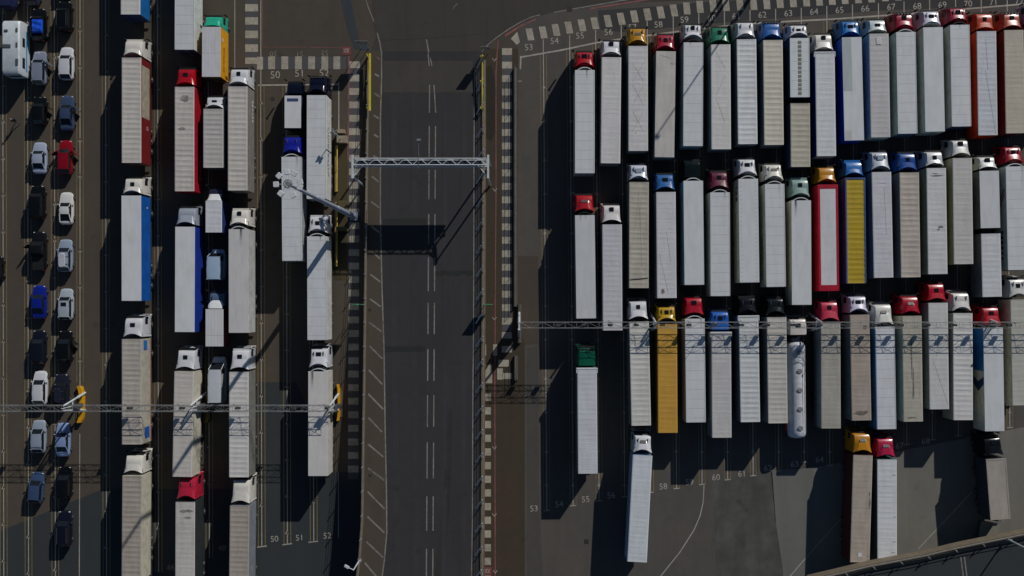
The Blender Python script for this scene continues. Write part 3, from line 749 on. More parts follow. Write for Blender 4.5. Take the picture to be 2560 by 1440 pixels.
for p in top:
    c = p - o0; d = Vector((0.205, 0.98, 0)) * 0.45
    rings.append([tuple(c + d + Vector((0, 0, -0.9))), tuple(c + d + Vector((0, 0, 0.55))), tuple(c - d * 0.2 + Vector((0, 0, 0.55))), tuple(c - d * 0.2 + Vector((0, 0, 0.15))), tuple(c - d * 1.5 + Vector((0, 0, 0.12))), tuple(c - d * 1.5 + Vector((0, 0, -0.9)))])
q.loft(rings); q.build('parapet', CONCRETE, root)
xs = list(range(2042, 2690, 68))
for h in (0.75, 1.1):
    q = MB()
    for a, b in zip(xs, xs[1:]): q.tube(at(a, interp_x(fp, a), FZ + h) - o0, at(b, interp_x(fp, b), FZ + h) - o0, 0.04)
    q.build('rail', STEEL, root)
for a in xs:
    p = at(a, interp_x(fp, a), FZ) - o0; q = MB(); q.box(p.x - 0.06, p.x + 0.06, p.y - 0.06, p.y + 0.06, p.z + 0.15, p.z + 1.12); q.tube((p.x, p.y, p.z + 1.0), (p.x + 0.55, p.y - 0.45, p.z + 0.2), 0.05); q.build('post', STEEL, root)
q = MB()
for dx in (0, 9): strip(q, [(2402 + dx, 1392), (2412 + dx, 1470), (2425 + dx, 1560)], 3, FZ + 0.006)
structure('flyover_markings', q, M_DIM)
for x in (2250, 2480, 2660):
    p = at(x, interp_x(fp, x) + 60, 0); q = MB(); q.tube((p.x, p.y - 2, 0), (p.x, p.y - 2, FZ - 0.805), 0.5, 0, 14); q.box(p.x - 2.6, p.x + 2.6, p.y - 2.5, p.y - 1.5, FZ - 1.4, FZ - 0.82, 0, 0.05)
    lab = {2250: 'left round concrete pier', 2480: 'middle round concrete pier', 2660: 'right round concrete pier'}[x] + ' under the corner flyover'
    tag(q.build('flyover_pier', CONCRETE), lab, 'pier', 'piers under the flyover')

def far_mast(label, px, py, h, r):
    q = MB(); q.tube((0, 0, 0), (0, 0, h), r, 0, 10, r * 0.7); q.box(-0.5, 0.5, -0.16, 0.16, h - 0.05, h + 0.15, 0, 0.03); q.box(-0.3, 0.3, -0.3, 0.3, 0, 0.2)
    tag(q.build('light_mast', MASTP, None, at(px, py, 0)), label, 'light mast', 'masts beyond the top edge')
far_mast('tall grey mast standing north of bay 64', 1981, -166, 20.0, 0.12)
far_mast('grey mast standing north of bays 61 and 62', 1846, -62, 4.6, 0.2)
far_mast('twin grey mast standing north of bay 62', 1868, -74, 5.0, 0.2)
far_mast('short grey mast standing north of bay 60', 1928, -80, 5.5, 0.22)
# ---------------------------------------------------------------- lorries
def wheel_mesh(r, w_, key):
    def f():
        q = MB(); n = 18
        prof = [(-w_ / 2, r * 0.82), (-w_ / 2 + 0.04, r * 0.97), (0, r), (w_ / 2 - 0.04, r * 0.97), (w_ / 2, r * 0.82)]
        q.loft([[(x, rr * math.cos(2 * math.pi * k / n), rr * math.sin(2 * math.pi * k / n)) for k in range(n)] for x, rr in prof])
        return q.mesh('wheel', RUBBER, 40)
    return cached(('wheel', key), f)
def hub_mesh(r, w_, key):
    def f():
        q = MB(); n = 14
        q.loft([[(x, rr * math.cos(2 * math.pi * k / n), rr * math.sin(2 * math.pi * k / n)) for k in range(n)] for x, rr in ((0, r), (w_, r * 0.92), (w_ + 0.03, r * 0.4))])
        return q.mesh('hub', HUB, 30)
    return cached(('hub', key), f)
def wheel(parent, x, y, r=0.5, w_=0.34, key='lorry'):
    o = link('wheel', wheel_mesh(r, w_, key), parent, (x, y, r))
    s_ = 1 if x > 0 else -1
    h = link('hub', hub_mesh(r * 0.55, 0.04, key), o, (s_ * w_ / 2, 0, 0)); h.rotation_euler = (0, 0, 0 if s_ > 0 else math.pi)
    return o

def cab_ring(y, w_, wt, zt, sill=0.45):
    f = lambda t: sill + (zt - sill) * t
    half = [(w_ * 0.9, f(0)), (w_, f(0.14)), (w_, f(0.45)), (w_ + (wt - w_) * 0.6, f(0.8)), (wt, f(0.94)), (wt - 0.12, f(0.99)), (wt * 0.5, f(1.0) + 0.02)]
    return [(x, y, z) for x, z in half] + [(-x, y, z) for x, z in half[::-1]]

_cs = [0]
def make_cab(root, loc, L, col, st, small=False, rz=0.0, ht=3.72):
    """L: length of the roof in metres, from its front edge to the tips of the air deflector; y = 0 at the back"""
    lum = max(col); sat = (max(col) - min(col)) / max(max(col), 1e-4)
    pm = paint(mul(col, 0.62 if sat > 0.5 else 0.92), 0.3 if lum > 0.05 else 0.16, 'cab_paint', 0.12, 0.0, 0.25 if lum > 0.05 else 0.06)
    f = L + 0.36; k = ht / 3.72; W = 1.22
    _cs[0] += 1; rd = random.Random(_cs[0] * 13); v1, v2, v3, v4 = (rd.uniform(-1, 1) for _ in range(4))
    q = MB()
    S_ = [(f - 0.02, 1.02, 0.98, 1.2), (f - 0.10, 1.17, 1.14, 1.5), (f - 0.16, W, 1.19, 1.78), (f - 0.44, W, 1.12, 2.95 * k), (f - 0.58, W, 1.08, 3.36 * k), (f - 0.85, W, 1.05 + 0.04 * v1, 3.55 * k), (f - 1.3, W, 1.06 + 0.04 * v1, 3.62 * k), (0.32, W, 1.12, 3.68 * k)]
    if 'c' in st: S_ = S_[:-2] + [(f - 1.2, W, 1.1, 3.6 * k), (0.05, W, 1.12, 3.62 * k)]
    q.loft([cab_ring(*s_) for s_ in S_])
    cab = q.build('cab', pm, root, loc, rz, smooth=32)
    q = MB()                                              # windscreen, set just proud of the sloping front
    q.add([(-1.08, f - 0.145, 1.82), (1.08, f - 0.145, 1.82), (1.02, f - 0.40, 2.86 * k), (-1.02, f - 0.40, 2.86 * k)], [(0, 1, 2, 3)])
    q.build('windscreen', GLASS, cab)
    q = MB(); q.box(-1.06, 1.06, f - 0.44, f - 0.20, 2.9 * k, 2.98 * k, 0, 0.02); q.build('sun_visor', BLACK if 'v' not in st else pm, cab)
    for s_ in (-1, 1):
        q = MB(); q.add([(s_ * 1.232, f - 0.42, 1.85), (s_ * 1.232, f - 1.25, 1.85), (s_ * 1.195, f - 1.22, 2.6 * k), (s_ * 1.195, f - 0.58, 2.6 * k)], [(0, 1, 2, 3)]); q.build('side_window', GLASS, cab)
        q = MB(); q.tube((s_ * 1.16, f - 0.18, 2.66), (s_ * 1.42, f - 0.02, 2.62), 0.03); q.box(s_ * 1.42 - 0.12, s_ * 1.42 + 0.12, f - 0.12, f + 0.02, 1.85, 2.7, 0, 0.04); q.build('mirror', pm if 'm' in st else BLACK, cab)
        q = MB(); q.box(s_ * 0.88 - 0.2, s_ * 0.88 + 0.2, f - 0.06, f + 0.015, 0.72, 0.95, 0, 0.03); q.build('headlight', LAMP, cab)
    q = MB(); q.box(-1.16, 1.16, f - 0.12, f + 0.05, 0.32, 0.66, 0, 0.05); q.build('bumper', pm if 'b' not in st else BLACK, cab)
    q = MB(); q.box(-0.72, 0.72, f - 0.1, f + 0.012, 0.78, 1.3, 0, 0.02); q.build('grille', BLACK, cab)
    ztop = 3.62 * k + 0.02
    if 'h' in st or 'H' in st:                            # roof hatch
        hy = f - (1.22 if 'H' not in st else 1.0) + 0.1 * v2; hx = 0.29 + 0.05 * v3
        q = MB(); q.box(-hx, hx, hy - 0.26, hy + 0.26, ztop - 0.05, ztop + 0.055, 0, 0.02); q.build('roof_hatch', GLASS, cab)
    if 'n' in st: pass
    elif 'c' in st:
        pass
    else:                                                 # air deflector flaring to the trailer's width
        y0 = max(0.9, L - (0.75 if 's' in st else 0.95)); y0 += 0.12 * v3; arc = 0.44 + 0.12 * v4 if 'f' not in st else 0.12
        hi = 0.27 + 0.09 * v2
        def df(i, j):
            u = 2 * j - 1; yb = arc * (1 - u * u) ** 1.2
            y = y0 + (yb - y0) * i; hw = 1.0 + 0.23 * i ** 2.2
            zz = ztop - 0.015 + hi * (i ** 0.9) - 0.20 * abs(u) ** 8 - 0.05 * (1 - i)
            if 's' in st:
                zz += 0.16 * min(1, 3 * i) * (1 if abs(u) < 0.45 + 0.2 * i else max(0, 1 - (abs(u) - 0.45 - 0.2 * i) * 9))
            return (u * hw, y, zz)
        q = MB(); q.grid(df, 7, 16)
        for s_ in (-1, 1):                                # side fairings closing the gap
            q.grid(lambda i, j: (s_ * (1.13 + 0.10 * i + 0.01 * j), 0.62 - 0.62 * i, 0.75 + (ztop + hi * 0.5 - 0.98) * j), 3, 5)
        q.build('wind_deflector', pm, cab, smooth=35)
        q = MB(); q.box(-1.04, 1.04, arc + 0.06, arc + 0.16, 1.0, ztop + hi - 0.22); q.build('cab_back', BLACK, cab)
        if 's' in st:
            q = MB(); q.add([(-0.36, y0 + 0.02, ztop + 0.075), (0.36, y0 + 0.02, ztop + 0.075), (0.42, y0 - 0.34, ztop + 0.19 + hi * 0.3), (-0.42, y0 - 0.34, ztop + 0.19 + hi * 0.3)], [(0, 1, 2, 3)]); q.build('deflector_vent', plain((0.06, 0.06, 0.06), 0.5, 'vent_grey'), cab)
    if v4 > 0.25 and 'r' not in st:                       # horns and a beacon on some roofs
        for s_ in (-1, 1):
            q = MB(); q.tube((s_ * 0.62, f - 1.35, ztop + 0.06), (s_ * 0.62, f - 0.8, ztop + 0.05), 0.03, 0, 8, 0.07); q.box(s_ * 0.62 - 0.02, s_ * 0.62 + 0.02, f - 1.2, f - 1.1, ztop - 0.06, ztop + 0.05); q.build('air_horn', HUB, cab)
    q = MB()                                              # catwalk and coiled hoses behind the cab
    q.box(-0.55, 0.55, -0.25, 0.3, 1.02, 1.08)
    for x in (-0.25, 0.0, 0.25): q.tube((x, 0.28, 2.1), (x * 1.6, 0.0, 1.4), 0.03); q.tube((x * 1.6, 0.0, 1.4), (x, -0.4, 1.75), 0.03)
    q.build('hose_rack', plain((0.18, 0.18, 0.18), 0.6, 'rack_grey'), cab)
    if 'r' in st:                                         # bar with lamps over the windscreen
        q = MB(); q.tube((-0.95, f - 0.62, 3.5 * k), (0.95, f - 0.62, 3.5 * k), 0.05, 0, 8)
        for i in range(5): q.box(-0.8 + i * 0.4 - 0.1, -0.8 + i * 0.4 + 0.1, f - 0.62, f - 0.5, 3.45 * k, 3.66 * k, 0, 0.02)
        q.build('light_bar', HUB, cab)
    if 'a' in st:
        q = MB(); q.box(-0.42, 0.42, f - 1.55, f - 0.95, ztop - 0.02, ztop + 0.18, 0, 0.06); q.build('roof_unit', paint(P(120, 130, 140), 0.35), cab)
    q = MB(); q.box(-1.2, 1.2, 0.0, f - 0.35, 0.5, 0.85); q.build('footwell', CHASSIS, cab)
    return cab

def make_tractor(root, loc, L, rz):
    y = loc[1]; f = y + L
    q = MB()
    for s_ in (-1, 1): q.box(s_ * 0.42 - 0.06, s_ * 0.42 + 0.06, y - 3.6, f - 0.2, 0.7, 0.98)
    q.box(-1.15, -0.5, y - 1.9, y - 0.5, 0.45, 1.02, 0, 0.06); q.box(0.5, 1.15, y - 1.7, y - 0.5, 0.45, 1.02, 0, 0.06); q.box(-0.5, 0.5, y - 3.2, y - 1.7, 1.0, 1.12)
    q.build('tractor_frame', CHASSIS, root)
    for s_ in (-1, 1):
        wheel(root, s_ * 1.06, f - 1.0); wheel(root, s_ * 0.98, y - 2.35, 0.5, 0.6, 'dual')

RIB_D = {'rib': 0.034, 'soft': 0.013, 'tarp': 0.009}
def roof_mesh(kind, Lt, mat, seed, hw=1.25, z=4.0, pitch=0.66):
    rd = random.Random(seed); q = MB()
    if kind in RIB_D:
        D = RIB_D[kind]; nb = max(3, round(Lt / pitch)); p = Lt / nb; nsub = 6
        ys = [0.0]; dep = [0.0]
        for b_ in range(nb):
            d = D * rd.uniform(0.7, 1.25)
            for k in range(1, nsub + 1):
                t = k / nsub; ys.append(-(b_ + t) * p); dep.append(d * math.sin(math.pi * t) ** 0.75 if 0 < t < 1 else 0.0)
        us = [-1, -0.965, -0.86, -0.5, 0, 0.5, 0.86, 0.965, 1]
        wob = [rd.uniform(-0.006, 0.006) for _ in ys]
        n = len(us); vs = []
        for i, y in enumerate(ys):
            for u in us:
                e = 0 if abs(u) > 0.95 else (0.7 if abs(u) > 0.8 else 1.0)
                vs.append((u * hw, y, z - dep[i] * e + (wob[i] * e) - (0.035 if abs(u) == 1 else 0)))
        q.add(vs, [(i * n + j, (i + 1) * n + j, (i + 1) * n + j + 1, i * n + j + 1) for i in range(len(ys) - 1) for j in range(n - 1)])
        return q.mesh('roof', mat, 60)
    q.box(-hw, hw, -Lt, 0, z - 0.05, z - 0.004, 0, 0.015)
    if kind == 'panel':
        for s_ in (-1, 1): q.box(s_ * (hw - 0.05) - 0.035, s_ * (hw - 0.05) + 0.035, -Lt + 0.02, -0.02, z - 0.01, z + 0.012)
    return q.mesh('roof', mat)

def make_box(root, name, y0, Lt, roofk, rc, sc, z0=1.15, z1=4.0, hw=1.275, rear=None, soot=None, opts='', seed=0, front=None, extra=None):
    """box body with its own roof, rear door, bottom rail; y0 is its front"""
    sm = plain(sc, 0.5, 'trailer_side', 0.0, 0.3); q = MB()
    if 'c' in opts:     # clipped front corners
        ch = 0.12; ring = lambda z: [(hw, -Lt, z), (hw, -ch, z), (hw - ch, 0, z), (-hw + ch, 0, z), (-hw, -ch, z), (-hw, -Lt, z)]
        q.loft([ring(z0), ring(z1 - 0.055)])
    else: q.box(-hw, hw, -Lt, 0, z0, z1 - 0.055)
    body = q.build(name, sm, root, (0, y0, 0))
    rm = roof_mat(rc, roofk, soot, dirt=0.5 if 'd' in opts else 0.3)
    o = link('roof', roof_mesh(roofk, Lt, rm, seed, hw - 0.015, z1), body)
    rcol = plain(rear if rear else sc, 0.55, 'rear_door', 0.0, 0.3)
    for s_ in (-1, 1):
        q = MB(); q.box(s_ * hw * 0.5 - hw * 0.46, s_ * hw * 0.5 + hw * 0.46, -Lt - 0.025, -Lt - 0.002, z0 + 0.08, z1 - 0.14)
        q.tube((s_ * 0.3, -Lt - 0.05, z0 + 0.1), (s_ * 0.3, -Lt - 0.05, z1 - 0.2), 0.02); q.build('rear_door', rcol, body)
    q = MB(); q.box(-hw - 0.006, hw + 0.006, -Lt - 0.01, 0.006, z0 - 0.14, z0 + 0.05); q.build('bottom_rail', plain(mul(sc, 0.6) if 'k' not in opts else (0.05, 0.05, 0.05), 0.5, 'rail'), body)
    if 'F' in opts:     # coloured frame rail round the roof
        q = MB(); fm = plain(front, 0.45, 'roof_frame')
        for s_ in (-1, 1): q.box(s_ * (hw - 0.07) - 0.09, s_ * (hw - 0.07) + 0.09, -Lt, 0, z1 - 0.1, z1 + 0.02)
        q.box(-hw + 0.16, hw - 0.16, -0.2, 0.004, z1 - 0.1, z1 + 0.02); q.build('roof_frame', fm, body)
    if 'B' in opts:     # broad coloured border, as on a hard roof with coloured cant rails
        q = MB(); fm = plain(front, 0.45, 'roof_frame')
        for s_ in (-1, 1): q.box(s_ * (hw - 0.12) - 0.14, s_ * (hw - 0.12) + 0.14, -Lt + 0.003, -0.003, z1 - 0.1, z1 + 0.02)
        for a, b in ((-0.55, 0.002), (-Lt - 0.002, -Lt + 0.75)): q.box(-hw + 0.26, hw - 0.26, a, b, z1 - 0.1, z1 + 0.022)
        q.build('roof_frame', fm, body)
    if 'K' in opts:     # white cap wrapped round the front upper corners
        q = MB(); q.box(-hw - 0.1, hw + 0.1, -0.14, 0.06, z1 - 0.5, z1 + 0.03, 0, 0.05)
        for s_ in (-1, 1): q.box(s_ * (hw + 0.05) - 0.05, s_ * (hw + 0.05) + 0.05, -0.6, -0.14, z1 - 0.4, z1 + 0.02)
        q.build('front_cap', WHITEP, body)
    if 'U' in opts:     # refrigeration unit: a bowed shell, open at the top
        um = WHITEP if not extra or 'unit' not in extra else extra['unit']
        q = MB(); n = 10
        cur = lambda u, g_: (u * (0.98 - g_), 0.02 + (0.40 - g_) * (1 - abs(u) ** 2.3))
        for i in range(n):
            a, b = -1 + 2 * i / n, -1 + 2 * (i + 1) / n
            (ax, ay), (bx, by), (cx, cy), (dx, dy) = cur(a, 0), cur(b, 0), cur(b, 0.11), cur(a, 0.11)
            q.loft([[(ax, ay, z), (bx, by, z), (cx, cy, z), (dx, dy, z)] for z in (1.9, z1 - 0.06)])
        q.build('refrigeration_unit', um, body)
        q = MB(); q.box(-0.7, 0.7, 0.01, 0.2, 2.0, z1 - 0.5); q.build('fan_housing', BLACK, body)
    return body

def trailer_running(root, y0, Lt, n=3, hw=1.275, guards=True, legs=True):
    q = MB(); ye = y0 - Lt
    for s_ in (-1, 1): q.box(s_ * 0.5 - 0.07, s_ * 0.5 + 0.07, ye + 0.1, y0 - 0.4, 0.82, 1.0)
    q.box(-1.2, 1.2, ye + 0.05, ye + 0.2, 0.45, 0.62)
    for s_ in (-1, 1):
        if legs: q.box(s_ * 0.8 - 0.07, s_ * 0.8 + 0.07, y0 - 3.2, y0 - 3.05, 0.1, 1.0)
    if guards and Lt > 9:
        for s_ in (-1, 1):
            for z in (0.55, 0.85): q.box(s_ * 1.2 - 0.02, s_ * 1.2 + 0.02, ye + 5.4, y0 - 4.0, z - 0.05, z + 0.06)
    q.build('running_gear', CHASSIS, root)
    base = ye + (4.6 if Lt > 9 else 1.9)
    for i in range(n):
        for s_ in (-1, 1): wheel(root, s_ * 1.06, base - i * 1.31 if Lt > 9 else base - i * 1.3 + 1.0)

def side_panel(body, x_side, y0, y1, z0, z1, col, name='side_panel'):
    q = MB(); x = x_side * 1.2755; q.box(min(x, x + x_side * 0.006), max(x, x + x_side * 0.006), y0, y1, z0, z1); q.build(name, plain(col, 0.5, 'side_panel', 0, 0.4), body)
def side_text(body, txt, side, yc, zc, size, col, z_x=1.2775):
    me = text_mesh(txt, size, plain(col, 0.5, 'lettering', 0, 0.1))
    o = link('lettering', me, body)
    # letters stand upright on the side wall, readable from outside
    o.matrix_local = Matrix(((0, 0, side, side * z_x), (side, 0, 0, yc), (0, 1, 0, zc), (0, 0, 0, 1)))
def blob_text(body, side, ya, yb, zc, h, col, n, seed=1):
    rd = random.Random(seed); q = MB(); st = (yb - ya) / n
    for i in range(n):
        y = ya + i * st; x = side * 1.2755
        w_ = abs(st) * rd.uniform(0.5, 0.7)
        q.box(min(x, x + side * 0.005), max(x, x + side * 0.005), y, y + w_ * 0.4, zc - h / 2, zc + h / 2)
        q.box(min(x, x + side * 0.005), max(x, x + side * 0.005), y + w_ * 0.4, y + w_, zc + rd.choice((-h / 2, 0.0)), zc + rd.choice((0.3, 0.5)) * h)
    q.build('lettering', plain(col, 0.5, 'lettering', 0, 0.1), body)

def rz_of(a, b):      # heading that points +Y from b to a
    d = a - b
    return math.atan2(-d.x, d.y)

# roof and paint colours, given as they show in the photograph's full sun
WH, WC, WG, BE, BG, BR, LG, MG = P(154, 157, 159), P(150, 154, 157), P(147, 147, 148), P(142, 139, 135), P(129, 125, 119), P(121, 115, 108), P(150, 149, 148), P(134, 134, 133)
CW, CWW, RED, CRIM, GRN, BLU, NAV, BLK = P(158, 160, 164), P(160, 158, 152), P(150, 8, 24), P(140, 18, 44), P(20, 96, 72), P(32, 84, 150), P(14, 18, 34), P(10, 13, 17)
YEL, ORG, PINK, MAR, SILV, LBL = P(196, 140, 12), P(190, 66, 22), P(160, 44, 66), P(84, 26, 48), P(112, 118, 128), P(92, 134, 174)
SW, SG, SD, SB, SR, STL = P(146, 146, 144), P(84, 84, 82), P(34, 40, 48), P(18, 58, 128), P(120, 14, 24), P(52, 66, 76)
GROUP_L, GROUP_R = 'lorries queued in the left lanes', 'lorries queued in the right lanes'
_seed = [0]

def lorry(label, yc, yf, yr, cf, cr, cab, st, rk, rc, sc, opts='', soot=None, rear=None, front=None, cabdx=0.0, extra=None, tank=False):
    """one articulated lorry. yc, yf, yr: photo rows of the cab roof's front edge, the trailer's front and its rear; cf, cr: photo columns of the trailer roof's centre"""
    _seed[0] += 1
    if cf < 900 and max(sc) > 2.2 * min(sc): sc = mul(sc, 0.78)
    rc = (rc[0], rc[1] * 0.985, rc[2] * 0.965) if rk in ('panel', 'smooth', 'rivet', 'rib', 'soft') and min(rc) > 0.3 else rc
    if cf > 1300:      # these sides face away from the sun: the listed colour is how they show in shade
        k_ = min(4.5 if max(sc) < 2.2 * min(sc) else 2.0, 0.72 / max(sc)); sc = mul(sc, k_); sc = (min(.8, sc[0] * 1.1), sc[1] * 1.03, sc[2] * 0.85)
        if rear: rear = mul(rear, min(3.0, 0.72 / max(rear)))
    F, B = at(cf, yf, 4.0), at(cr, yr, 4.0)
    rz = rz_of(F, B); Lt = (F - B).length
    root = empty('articulated_lorry', (F.x, F.y, 0), rz, label, 'lorry', GROUP_L if cf < 900 else GROUP_R)
    gap = 0.5 if 'U' in opts else 0.28
    C = at(cf, yc, 3.45); L = max(1.7, (C.y - F.y) - gap)
    loc = (cabdx, gap, 0)
    make_cab(root, loc, L, cab, st)
    make_tractor(root, loc, L, 0)
    body = make_box(root, 'trailer_body', 0, Lt, rk, rc, sc, rear=rear, soot=soot, opts=opts, seed=_seed[0], front=front, extra=extra)
    trailer_running(root, 0, Lt)
    return root, body

def crease(b, *lines, w=0.028, col=(0.3, 0.295, 0.285)):
    q = MB()
    for x0, y0, x1, y1 in lines:
        n = 8; pts = [(x0 + (x1 - x0) * i / n, y0 + (y1 - y0) * i / n) for i in range(n + 1)]
        dx, dy = x1 - x0, y1 - y0; d = math.hypot(dx, dy); ox, oy = -dy / d * w / 2, dx / d * w / 2
        vs = [(x + ox, y + oy, 4.003) for x, y in pts] + [(x - ox, y - oy, 4.003) for x, y in pts]
        q.add(vs, [(i, i + 1, n + i + 2, n + i + 1) for i in range(n)])
    q.build('roof_cable', plain(col, 0.8, 'cable_line'), b)
def grime(b, *spots, col=(0.32, 0.30, 0.27)):
    rd = random.Random(len(LABELS))
    for x, y, rx, ry in spots:
        q = MB(); n = 14; q.add([(max(-1.2, min(1.2, x + rx * rd.uniform(.55, 1.1) * math.cos(2 * math.pi * k / n))), y + ry * rd.uniform(.5, 1.1) * math.sin(2 * math.pi * k / n), 4.0025) for k in range(n)], [tuple(range(n))])
        q.build('grime_patch', plain(col, 0.9, 'grime', 0, 0.8), b)
# ---- left block
r_, b = lorry('lorry cut by the top edge with pale roof and a bright blue trailer side', -272, -227, 36, 326, 326, CW, 'h', 'soft', LG, P(20, 84, 140), rear=P(14, 26, 60))
r_, b = lorry('lorry with white cab and a dark red trailer side carrying a long pale panel', 99, 144, 407, 328.5, 328.5, CWW, 'v', 'rib', BE, P(96, 24, 26), rear=P(60, 40, 40))
side_panel(b, 1, -7.6, -0.9, 1.5, 3.8, P(128, 122, 108)); side_text(b, 'D', 1, -8.8, 2.1, 0.7, P(150, 150, 150))
r_, b = lorry('lorry with white cab, smooth white roof and a bright blue curtain side', 444, 489, 752, 328, 328.5, CWW, 'h', 'smooth', WH, P(14, 72, 142), rear=P(150, 150, 150))
side_panel(b, 1, -1.5, -1.3, 2.0, 2.3, P(170, 170, 170), 'side_marking')
r_, b = lorry('lorry with white cab and grey ribbed roof whose pale side has a small blue patch', 794, 848, 1111, 328.5, 329, CW, 'h', 'rib', BG, P(136, 132, 122), 'd', rear=P(60, 56, 52))
side_panel(b, 1, -1.5, -0.2, 2.2, 3.3, P(28, 84, 140)); side_panel(b, 1, -13.0, -11.5, 1.5, 3.0, P(32, 70, 130)); side_panel(b, 1, -13.4, -0.05, 1.22, 1.34, P(150, 60, 30), 'side_stripe')
r_, b = lorry('lorry with cream white cab and brown grey roof at the left bottom edge', 1138, 1190, 1453, 330, 328, CWW, '', 'rib', BR, P(148, 146, 132), 'd')
r_, b = lorry('white panelled box lorry cut by the top edge beside the yellow box truck', -180, -139, 124, 462, 461, CW, 'h', 'panel', WC, P(150, 154, 152), rear=P(40, 38, 60))
r_, b = lorry('lorry with red cab and beige ribbed roof over a deep red trailer side', 170, 217, 478, 461, 461, RED, 'h', 'rib', BE, P(138, 10, 30), 'd')
grime(b, (.1, -1.5, .7, .5), (-.3, -5.4, .5, .2), col=(0.42, 0.37, 0.33))
blob_text(b, 1, -11.8, -7.0, 1.9, 0.5, P(170, 90, 90), 8)
r_, b = lorry('lorry with silver cab, plain white roof and a navy blue trailer side', 518, 567, 830, 462.5, 461.5, SILV, '', 'smooth', WH, P(18, 42, 124), rear=P(140, 140, 140))
r_, b = lorry('white cab lorry with a beige trailer crossed by gantry arm shadows', 875, 929, 1192, 460, 455, CW, 'h', 'soft', BE, P(150, 146, 134), '')
r_, b = lorry('lorry with pinkish red cab and beige grey roof at the bottom edge', 1196, 1255, 1518, 463, 462, P(172, 34, 60), 'v', 'tarp', BE, P(34, 38, 40), 'd')
grime(b, (.2, -1.2, .9, .25), (.3, -2.0, .6, .2))
r_, b = lorry('lorry with white hatch cab and ribbed beige trailer right of the yellow box truck', 170, 216, 476, 594, 594, CW, 'h', 'rib', BE, P(96, 94, 90), '')
blob_text(b, 1, -4.2, -1.2, 1.8, 0.45, P(150, 150, 150), 6, 4)
r_, b = lorry('white reefer lorry with a soot streak behind its unit, between van and ramp lanes', 523, 573, 832, 596, 596.5, CWW, 'Hv', 'smooth', WG, P(142, 144, 142), 'U', [(0.32, 2.6, 0.9)], rear=P(130, 130, 128))
r_, b = lorry('white cab lorry with strongly ribbed pale roof crossed by mast shadow', 875, 930, 1193, 597, 597, CW, 'hv', 'rib', LG, P(90, 90, 86), '')
r_, b = lorry('lorry with cream white cab and brownish ribbed roof left of bottom bay number 50', 1200, 1265, 1528, 599, 596, CWW, '', 'rib', BR, P(92, 98, 104), 'd')
r_, b = lorry('lorry with royal blue cab and white panelled trailer under the floodlight ring', 340, 392, 652, 728, 730, P(18, 26, 130), '', 'panel', WC, P(120, 126, 126), 'U', [(0.75, 2.0, 0.5)])
r_, b = lorry('lorry with black cab and white trailer lettered down its right side', 190, 238, 497, 791.5, 791, NAV, 'r', 'panel', WC, P(152, 152, 150), rear=P(110, 112, 112))
side_text(b, 'INTERFRIGO', 1, -7.1, 2.75, 1.15, P(40, 44, 52))
r_, b = lorry('white reefer lorry with mast shadows across its cab, beside the olive cabinets', 540, 591, 850, 792, 793, CW, 'hv', 'panel', WC, P(150, 150, 148), 'U', [(0.45, 0.8, 0.8)], rear=P(130, 130, 130))
r_, b = lorry('white reefer lorry with a soot streak parked under the yellow guarded gantry leg', 870, 929, 1190, 795, 795, CW, 'h', 'smooth', LG, P(148, 146, 140), 'U', [(-0.75, 3.0, 0.9)], rear=P(130, 130, 128))
# ---- right block, first row
r_, b = lorry('red cab lorry with white panelled reefer, leftmost of the top right row', 127, 175, 433, 1462, 1462, RED, 'H', 'panel', WC, P(130, 134, 136), 'U', [(0.25, 1.6, 0.6)], rear=P(60, 62, 66))
r_, b = lorry('white cab lorry with plain pale tarpaulin just left of the yellow cab, top row', 100, 143, 408, 1528.5, 1526, CW, 'H', 'tarp', LG, SD)
r_, b = lorry('lorry with yellow orange cab and white tarpaulin below bay number 57', 68, 115, 377, 1595, 1595.5, YEL, 's', 'soft', WG, SD, front=RED)
crease(b, (-.7, -2.2, .7, -4.6), (.7, -2.2, -.7, -4.6), (-.7, -5, .7, -7.6), (.7, -5, -.7, -7.6), (-.7, -8.4, .7, -11), (.7, -8.4, -.7, -11)); grime(b, (-.3, -11.2, .08, .09))
r_, b = lorry('crimson cab lorry with dirty beige tarpaulin roof below bay number 58', 84, 128, 393, 1665, 1661, CRIM, 'h', 'grid', BE, SD, 'd')
grime(b, (.9, -1.6, .35, .2), col=(.6, .6, .58)); crease(b, (-.8, -.5, .7, -.9), w=.12, col=(.5, .48, .45))
r_, b = lorry('white cab lorry with panelled white roof crossed by a thin diagonal mast shadow', 59, 106, 365, 1733.5, 1732.5, CW, 'H', 'panel', WC, STL, 'U', [(-0.4, 0.6, 0.7)], extra={'unit': BLACK})
r_, b = lorry('lorry with green cab and plain off white tarpaulin roof, top row', 66, 111, 373, 1801.5, 1803, GRN, 'h', 'tarp', LG, SD)
crease(b, (-.6, -1, .6, -3.2), (.6, -4, -.6, -6.5), (-.6, -7, .5, -10))
r_, b = lorry('white cab lorry with bold ribs on a white roof below bay number 61', 53, 98, 360, 1866, 1869.5, CW, '', 'rib', WH, SD)
r_, b = lorry('lorry with mid blue cab, roof light bar and cream ribbed trailer', 53, 100, 362, 1932, 1935, BLU, 'r', 'rib', P(146, 144, 134), SD)
r_, b = lorry('white cab lorry with plain white roof between drawbar lorry and blue sided lorry', 83, 130, 390, 2062, 2066, CWW, 'H', 'soft', WC, P(18, 30, 84), 'K', rear=P(140, 140, 140))
r_, b = lorry('bright blue cab lorry with two tone white roof and blue trailer side', 50, 93, 351, 2129.5, 2136, P(18, 110, 180), 'h', 'smooth', WC, P(20, 54, 140), '')
q = MB(); q.box(-1.18, -0.08, -6.9, -0.06, 3.999, 4.006); q.build('roof_sheet', roof_mat(P(122, 130, 131), 'smooth'), b)
